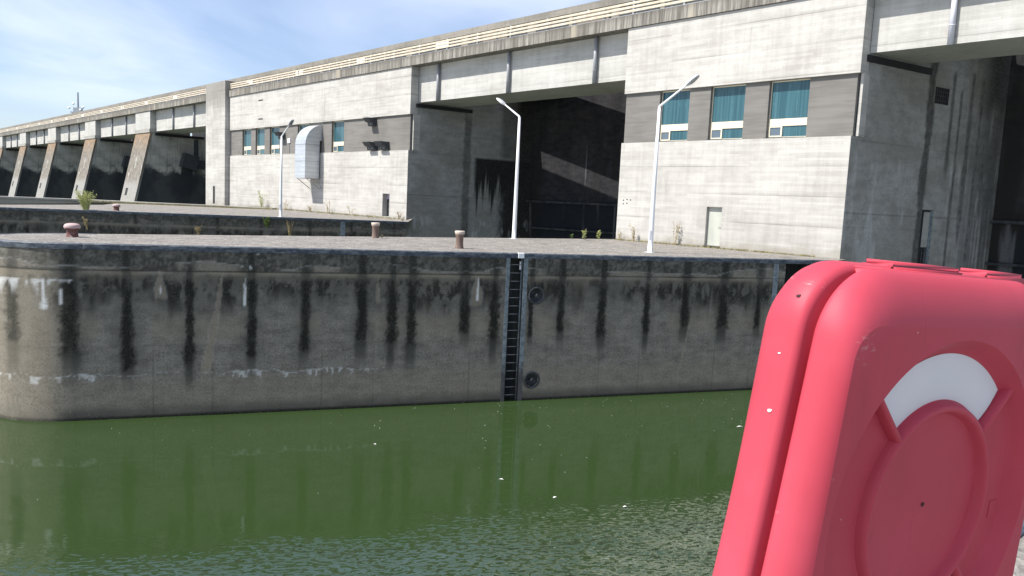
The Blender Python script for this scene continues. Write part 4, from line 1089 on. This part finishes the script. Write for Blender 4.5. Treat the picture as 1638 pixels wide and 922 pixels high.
# ------------------------------------------------------------------ plants
def leaf(bm, p, d, l, w):
    d = d.normalized(); s = d.cross(Vector((random.uniform(-1, 1), random.uniform(-1, 1), random.uniform(-.3, 1)))).normalized()
    m_ = p + d*l*.5; e = p + d*l + Vector((0, 0, -l*.15))
    bm.faces.new([bm.verts.new(q) for q in (p, m_ + s*w, e, m_ - s*w)])
def plant(name, label, loc, h, nst, spread, m, cat='weed', leafy=1., lean=(0, 0), ll=.12, lw=.02, smat=None, group=None):
    t = thing(name, label, cat, loc, 0, group)
    bs = BM(); bl = BM()
    for k in range(nst):
        a = random.uniform(0, 2*pi); r = spread*sqrt(random.random()); hh = h*random.uniform(.55, 1.)
        b0 = Vector((cos(a)*r*.25, sin(a)*r*.25, 0)); tip = Vector((cos(a)*r + lean[0]*hh, sin(a)*r + lean[1]*hh, hh))
        md = (b0+tip)*.5 + Vector((0, 0, hh*.12)) - Vector((cos(a), sin(a), 0))*r*.12
        pts = [b0, md, tip]; tube(bs, pts, [.012*h**.5, .008*h**.5, .003], 5, False)
        nl = int(leafy*hh*16)+2
        for q in range(nl):
            u = random.uniform(.18, 1.); p = (b0.lerp(md, u*2) if u < .5 else md.lerp(tip, u*2-1))
            leaf(bl, p, Vector((random.uniform(-1, 1), random.uniform(-1, 1), random.uniform(.0, .9))), ll*random.uniform(.6, 1.2), lw*random.uniform(.7, 1.3))
    obj('stem', bs, smat or m, t); obj('leaves', bl, m, t)
    return t
plant('bush', 'yellow-green willow bush growing on the edge of the second quay', (-28.9, 52.0, 0), 1.35, 60, .75, M_YGREEN, 'bush', 1.15, ll=.17, lw=.012)
gd = lambda x, y, z=0: tuple(dam(x, y, z))
plant('weed', 'tall green weed at the rear quay edge before the dark first bay', gd(-12.8, -2.84), .7, 3, .13, M_YGREEN, leafy=3, ll=.13, lw=.03)
plant('weed', 'second green weed at the bay edge, close to the right block corner', gd(-12.55, -2.0), .55, 4, .16, M_YGREEN, leafy=3, ll=.13, lw=.03)
plant('weed', 'tiny green sprout left of the two tall weeds at the bay edge', gd(-13.83, -2.73), .32, 3, .12, M_GREEN, leafy=3)
plant('weed', 'dry branching weed against the wall right of the nearest lamp', gd(-8.75, -.25), 1.45, 5, .25, M_DRY, leafy=.8)
plant('weed', 'thin dry stalks at the foot of the right block, left of the nearest lamp', gd(-11.4, -.3), 1.0, 6, .35, M_DRY, leafy=.8)
plant('weed', 'low dry stalks at the right block corner beside the bay', gd(-12.4, -.35), .7, 5, .3, M_DRY, leafy=.7)
plant('weed', 'pair of tall weeds against the left block, under its third window', gd(-58.6, -.5, .05), 1.9, 7, .6, M_YGREEN, leafy=1.2, ll=.16, lw=.03)
plant('weed', 'sparse weed at the wall foot right of the far lamp', gd(-53.5, -.5, .1), 1.0, 6, .5, M_DRY, leafy=1)
plant('weed', 'reddish dry tuft at the wall foot below the duct', gd(-48.6, -.4, .13), .6, 9, .5, M_DRY, leafy=1)
plant('weed', 'thin stalks at the wall foot right of the duct shadow', gd(-45.2, -.4, .15), 1.3, 6, .7, M_DRY, leafy=.7)
plant('weed', 'dry stalks at the wall foot midway to the dark door', gd(-41.5, -.4, .17), .8, 6, .8, M_DRY, leafy=.7)
plant('weed', 'dry orange tuft at the foot of the left block corner', gd(-34.5, -.3, .2), .5, 10, .3, M_DRY, leafy=1)
w2 = lambda s, z: tuple(p2(s, -.06) + Vector((0, 0, z)))
plant('weed', 'straggly dry plant growing out of the second quay wall above the near mushroom bollard', w2(5.0, -1.3), 1.0, 6, .25, M_DRY, lean=(.0, -.2), leafy=1.4)
plant('weed', 'dry brown clump growing out of the middle of the second quay wall', w2(11.9, -1.5), .75, 14, .28, M_DRY, lean=(0, -.2), leafy=1.5)
plant('weed', 'bright green plant rooted in the second quay wall below the far lamp', w2(16.4, -.75), .8, 9, .3, M_GREEN, lean=(0, -.15), leafy=3, lw=.035)
plant('weed', 'tall dry stalks rooted in the second quay wall right of the far lamp', w2(18.0, -1.4), 1.5, 9, .4, M_DRY, lean=(0, -.1), leafy=.8)
plant('weed', 'small dry tuft beside the left waisted bollard', (-5.85, 34.2, 0), .2, 6, .1, M_DRY, leafy=2, ll=.06)
# grass along the curb and wall feet
bm = BM()
def tuft(x, y, z, h):
    for q in range(7):
        a = random.uniform(0, 2*pi); p = Vector(dam(x, y, z)) + Vector((random.gauss(0, .06), random.gauss(0, .06), 0))
        d = Vector((cos(a)*.4, sin(a)*.4, 1)).normalized(); s = Vector((-sin(a), cos(a), 0))*.012
        e = p + d*h*random.uniform(.5, 1.1)
        bm.faces.new([bm.verts.new(v) for v in (p-s, p+s, e)])
for k in range(700):
    u = random.random(); n = len(dv)-3
    i = min(int(u*n), n-1); f = u*n-i; a, b = Vector(dv[i]), Vector(dv[i+1]); p = a.lerp(b, f)
    tuft(p.x+random.uniform(.05, .35), p.y-random.uniform(.05, .35), .0, .2)
for k in range(260): tuft(random.uniform(-61, -56), random.uniform(-1.2, -.1), .02, .26)
for k in range(300): tuft(random.uniform(-60, -34.2), -.06-abs(random.gauss(0, .12)), .02+.19*min(1, 0)+.1, .17)
for k in range(260): tuft(random.uniform(-13, -1), -.03-abs(random.gauss(0, .08)), .0, .13)
tag(obj('grass', bm, M_GRASS), 'thin dry grass along the curb and the feet of the concrete walls', 'grass', kind='stuff')

# ------------------------------------------------------------------ distant mast
mast = thing('antenna_mast', 'far antenna mast with white dishes poking above the weir bridge', 'antenna mast', (-186, 330, -6), 0)
bm = BM(); tube(bm, [(0, 0, 0), (0, 0, 38)], [1.1, .9], 8); obj('mast', bm, M_RAILM, mast)
bm = BM(); tube(bm, [(0, 0, 38), (0, 0, 45.2)], [.42, .3], 6); obj('whip', bm, M_RAILM, mast)
bm = BM(); box(bm, -2.6, 2.6, -1.2, 1.2, 36.6, 37.1); box(bm, -1.4, 1.4, -1.2, 1.2, 37.1, 38.8); obj('platform', bm, M_RAILM, mast)
for (x, z) in ((-3.0, 38.6), (2.9, 39.0), (1.7, 37.9), (-1.2, 40.3)):
    bm = BM(); lathe(bm, [(0, .15), (.35, .08), (.55, -.1)], 14); bmesh.ops.rotate(bm, verts=bm.verts[:], matrix=Matrix.Rotation(pi/2, 3, 'X'))
    for v in bm.verts: v.co = Vector((v.co.x+x, v.co.y-1.4, v.co.z+z))
    obj('dish', bm, M_WBOX, mast, True)

# ------------------------------------------------------------------ own quay (near side) at lower right
near = [(-.2, 1.72), (1.0, 2.77), (2.3, 3.90), (3.33, 4.78), (16, 15.6), (20, 4), (12, -8), (-8, -8)]
bm = BM(); vs_ = [bm.verts.new((a, b, .004)) for a, b in near]; bm.faces.new(vs_); bmesh.ops.triangulate(bm, faces=bm.faces[:])
tag(obj('near_pavement', bm, M_GRAVEL), kind='structure')
nq = thing('near_quay_edge', 'blue steel edge and wall of the near gravel quay behind the red housing', 'quay wall', (3.33, 4.78, 0))
bm = BM(); ed = [(-8.2, -8), (-.2, 1.72), (3.33, 4.78), (16, 15.6)]
for p, q in zip(ed, ed[1:]):
    flat(bm, ((p[0]-3.33, p[1]-4.78, -6.2), (q[0]-3.33, q[1]-4.78, -6.2), (q[0]-3.33, q[1]-4.78, -.002), (p[0]-3.33, p[1]-4.78, -.002)))
obj('wall_face', bm, M_CONC_GREY, nq)
bm = BM()
for p, q in zip(ed[1:], ed[2:]):
    t = (Vector(q)-Vector(p)).normalized(); n = Vector((-t.y, t.x)); P_, Q_ = Vector(p)-Vector((3.33, 4.78)), Vector(q)-Vector((3.33, 4.78))
    prism(bm, [tuple(P_-n*.12), tuple(Q_-n*.12), tuple(Q_+n*.04), tuple(P_+n*.04)], -.16, .02, 'z')
obj('coping', bm, M_COPING, nq)

# ------------------------------------------------------------------ red lifebuoy housing
HO = Vector((.8180, 1.4421, 1.3041))
HE = Vector((.84861, .52581, -.05821)); HW = Vector((.07323, -.00778, .99728)); HN = Vector((.52393, -.85057, -.04511))
hs = thing('lifebuoy_housing', 'big faded red plastic lifebuoy housing in the right foreground', 'lifebuoy housing', (0, 0, 0))
HM = Matrix(((HE.x, -HN.x, HW.x), (HE.y, -HN.y, HW.y), (HE.z, -HN.z, HW.z))).to_4x4()   # local x = right, y = into housing, z = up
HM.translation = HO + HN*.005
hs.matrix_world = HM
NS = 288
TH = [2*pi*k/NS for k in range(NS)]
def rounded(poly, rad, n=14):
    out = []; N_ = len(poly)
    for i in range(N_):
        p = Vector(poly[i]); a = (Vector(poly[i-1])-p).normalized(); b = (Vector(poly[(i+1) % N_])-p).normalized()
        ang = a.angle(b); d = rad/tan(ang/2); c = p + (a+b).normalized()*(rad/sin(ang/2))
        s = p + a*d; e = p + b*d; v0 = s-c; v1 = e-c
        a0 = atan2(v0.y, v0.x); a1 = atan2(v1.y, v1.x); da = (a1-a0+pi) % (2*pi)-pi
        for k in range(n+1):
            q = a0 + da*k/n; out.append((c.x+rad*cos(q), c.y+rad*sin(q)))
    return out
def radial(poly):
    pts = np.array(poly); A = pts; B = np.roll(pts, -1, 0); out = []
    for t in TH:
        d = np.array((cos(t), sin(t))); e = B-A
        den = d[0]*e[:, 1]-d[1]*e[:, 0]
        with np.errstate(divide='ignore', invalid='ignore'):
            r = (A[:, 0]*e[:, 1]-A[:, 1]*e[:, 0])/den; s = (A[:, 0]*d[1]-A[:, 1]*d[0])/den
        ok = (r > 0) & (s >= -1e-6) & (s <= 1+1e-6)
        out.append(r[ok].max())
    return np.array(out)
def barrel(hw0, hw1, ht): return [(hw1, ht), (hw0, .03), (hw0, -.03), (hw1, -ht), (-hw1, -ht), (-hw0, -.03), (-hw0, .03), (-hw1, ht)]
def outline(hw0, hw1, ht, rad):
    p = [(hw1, ht), (-hw1, ht), (-hw1, -ht), (hw1, -ht)]
    # bulging sides
    pts = rounded(p, rad, 16)      # hw0 at mid height, hw1 at the top: a straight taper
    return [(x/hw1*(hw0 - (hw0-hw1)*max(y, -.06)/ht), y) for x, y in pts]
R_EDGE = radial(outline(.411, .352, .447, .115))
R_BEV = radial(outline(.358, .340, .356, .062))
R_SH = radial(outline(.429, .370, .450, .105))
def loops(name, rings, m, parent, close=True, weld=True):
    bm = BM(); prev = None; first = None
    for it in rings:
        if it is None:                      # sharp edge: start again from a copy of the last ring
            prev = [bm.verts.new(v.co) for v in prev]; continue
        R, y = it
        ring = [bm.verts.new((float(R[k])*cos(TH[k]), y, float(R[k])*sin(TH[k]))) for k in range(NS)]
        if prev:
            for k in range(NS): bm.faces.new((prev[k], prev[(k+1) % NS], ring[(k+1) % NS], ring[k]))
        prev = ring; first = first or ring
    if close:
        c = bm.verts.new((0, rings[-1][1], 0))
        for k in range(NS): bm.faces.new((prev[k], prev[(k+1) % NS], c))
    return obj(name, bm, m, parent, True)
C_ = lambda r: np.full(NS, r)
NP = .021
rg = [(C_(.30), .09), (R_EDGE-.045, .06), (R_EDGE-.03, .048), (R_EDGE-.004, .047)]
T0 = 15.
for t in np.linspace(90, T0, 15):
    f = (sin(radians(t))-sin(radians(T0)))/(1-sin(radians(T0))); y = -(NP - .063*(1-(cos(radians(t))/cos(radians(T0))))); rg.append((R_BEV + (R_EDGE-R_BEV)*f, y))
rg.append(None)
Rin = np.minimum(C_(.332), R_BEV-.010)
rg += [(R_BEV-.003, -NP), ((R_BEV-.006)*.5+Rin*.5, -NP), (Rin, -NP), None, (Rin-.003, -NP+.0025), (C_(.314), .001), (C_(.307), .0085), (C_(.300), .011), (C_(.215), .011), (C_(.2085), .009), None,
       (C_(.2055), .0), (C_(.2025), -.006), (C_(.198), -.0088), (C_(.193), -.0085), (C_(.189), -.005), (C_(.186), .003), (C_(.183), .0095), None, (C_(.178), .011), (C_(.08), .010)]
loops('front_cover', rg, M_RED, hs)
sg = [(R_SH-.06, .052), (R_SH-.05, .058), (R_SH-.016, .0585), (R_SH-.007, .062), (R_SH-.002, .070), (R_SH, .085), (R_SH+.001, .10), (R_SH-.003, .118), (R_SH-.012, .135), (R_SH-.03, .152), (R_SH-.06, .168), (R_SH-.11, .18), (C_(.2), .185)]
loops('back_shell', sg, M_RED, hs)
# spokes
for a in (45, 135, 225, 315):
    bm = BM(); c, s = cos(radians(a)), sin(radians(a)); w = .0085
    prof = [(-w, .013), (-w*.8, -.004), (-w*.35, -.0082), (w*.35, -.0082), (w*.8, -.004), (w, .013)]
    rows = []
    for r in (.196, .2, .303, .326):
        k = .6 if r in (.196,) else 1
        rows.append([bm.verts.new((r*c - q*s, y*k, r*s + q*c)) for q, y in prof])
    for A_, B_ in zip(rows, rows[1:]):
        for i in range(5): bm.faces.new((A_[i], A_[i+1], B_[i+1], B_[i]))
    obj('spoke', bm, M_RED, hs, True)
for a0, a1 in ((48, 132), (228, 312)):
    bm = BM(); rr = np.linspace(.2085, .3005, 6); aa = np.linspace(a0, a1, 40); V = []
    for r in rr:
        V.append([bm.verts.new((r*cos(radians(a + (0))), .0098 - .003*sin(pi*(r-.2085)/.092), r*sin(radians(a)))) for a in aa])
    for A_, B_ in zip(V, V[1:]):
        for i in range(39): bm.faces.new((A_[i], A_[i+1], B_[i+1], B_[i]))
    obj('white_panel', bm, M_BUOY, hs, True)
# top strip closing the groove, latch pads, pock marks
bm = BM(); bbox(bm, -.262, .262, .03, .09, .41, .4468, .004, 2); obj('hinge_strip', bm, M_RED, hs, True)
for (a, b) in ((-.15, .09), (.18, .34)):
    bm = BM(); bbox(bm, a, b, .06, .13, .43, .459, .008, 2); obj('latch_pad', bm, M_RED, hs, True)
bm = BM(); lathe(bm, [(.0045, 0), (0, .0)], 16); bmesh.ops.rotate(bm, verts=bm.verts[:], matrix=Matrix.Rotation(pi/2, 3, 'X'))
for v in bm.verts: v.co.y += .0085
obj('drain_hole', bm, M_HOLE, hs)
def on_shell(e, w):
    a = atan2(w, e) % (2*pi); k = int(round(a/(2*pi)*NS)) % NS; return Vector((float(R_SH[k])*cos(TH[k]), 0, float(R_SH[k])*sin(TH[k]))), Vector((cos(TH[k]), 0, sin(TH[k])))
for (nm, e, w, y, r, m_) in (('rivet_hole', -.40, .41, .085, .0045, M_HOLE), ('pale_scar', -.42, .195, .085, .0045, M_DOT), ('pale_scar', -.4, .30, .09, .003, M_DOT)):
    P_, n_ = on_shell(e, w); bm = BM(); bmesh.ops.create_icosphere(bm, subdivisions=2, radius=r)
    for v in bm.verts: v.co = P_ + Vector((0, y, 0)) + (v.co - n_*v.co.dot(n_)*.85)
    obj(nm, bm, m_, hs, True)
# embossed maker's plate in the ring wall at right
bm = BM(); 
bbox(bm, .262, .290, .0085, .014, -.062, -.022, .0015)
obj('embossed_plate', bm, M_RED, hs)
# post carrying it
post = thing('housing_post', 'grey steel post carrying the red lifebuoy housing', 'post', (HO.x-HN.x*.24, HO.y-HN.y*.24, 0))
bm = BM(); tube(bm, [(0, 0, 0), (0, 0, 1.5)], .035, 16); obj('pole', bm, M_STEEL, post, True)
bm = BM(); box(bm, -.09, .09, -.09, .09, .0, .015); obj('foot_plate', bm, M_STEEL, post)

# ------------------------------------------------------------------ things on the water
def feather(label, x, y, l, ang):
    t = tag(bpy.data.objects.new('feather', None), label, 'feather', 'feathers floating on the water'); COL.objects.link(t); t.location = (x, y, Z_W); t.rotation_euler = (0, 0, ang)
    bm = BM(); n = 7; up = []; lo = []
    for k in range(n):
        u = k/(n-1); w = .028*sin(pi*min(1, u*1.1+.05))*(1.1-u*.5); zc = .012 + .02*sin(pi*u)
        up.append(bm.verts.new((l*(u-.5), w, zc+.004))); lo.append(bm.verts.new((l*(u-.5), -w, zc)))
    for k in range(n-1): bm.faces.new((lo[k], lo[k+1], up[k+1], up[k]))
    obj('vane', bm, M_WBOX, t)
    bm = BM(); tube(bm, [(-l*.62, 0, .014), (l*.4, 0, .03)], .004, 5); obj('quill', bm, M_DOT, t)
feather('white feather floating left of the ladder reflection', -3.85, 22.24, 0.115, -.6)
feather('white feather floating under the ladder, nearest its foot of reflection', -.04, 19.82, 0.122, -.4)
feather('white feather floating right of the ladder reflection, on the calm edge', 1.33, 18.73, 0.101, .3)
feather('white feather floating farther right, where the ripples begin', 3.04, 18.33, 0.101, .1)
feather('white feather floating close to the red housing', 8.1, 26.0, 0.216, .1)
bm = BM(); rn = random.Random(3)
for k in range(120):
    s = rn.uniform(11, 26) if k < 95 else rn.uniform(0, 14); d = abs(rn.gauss(0, 3.4)) + .3
    P_ = wl(s, -d, Z_W + .006); r = rn.uniform(.006, .014)
    vs_ = [bm.verts.new(P_ + Vector((r*rn.uniform(.6, 1.6)*cos(a), r*rn.uniform(.5, 1.1)*sin(a), rn.uniform(0, .01)))) for a in np.linspace(0, 2*pi, 6)[:-1]]
    bm.faces.new(vs_)
tag(obj('debris', bm, M_WBOX), 'scattered pale specks drifting on the green water before the quay wall', 'debris', kind='stuff')
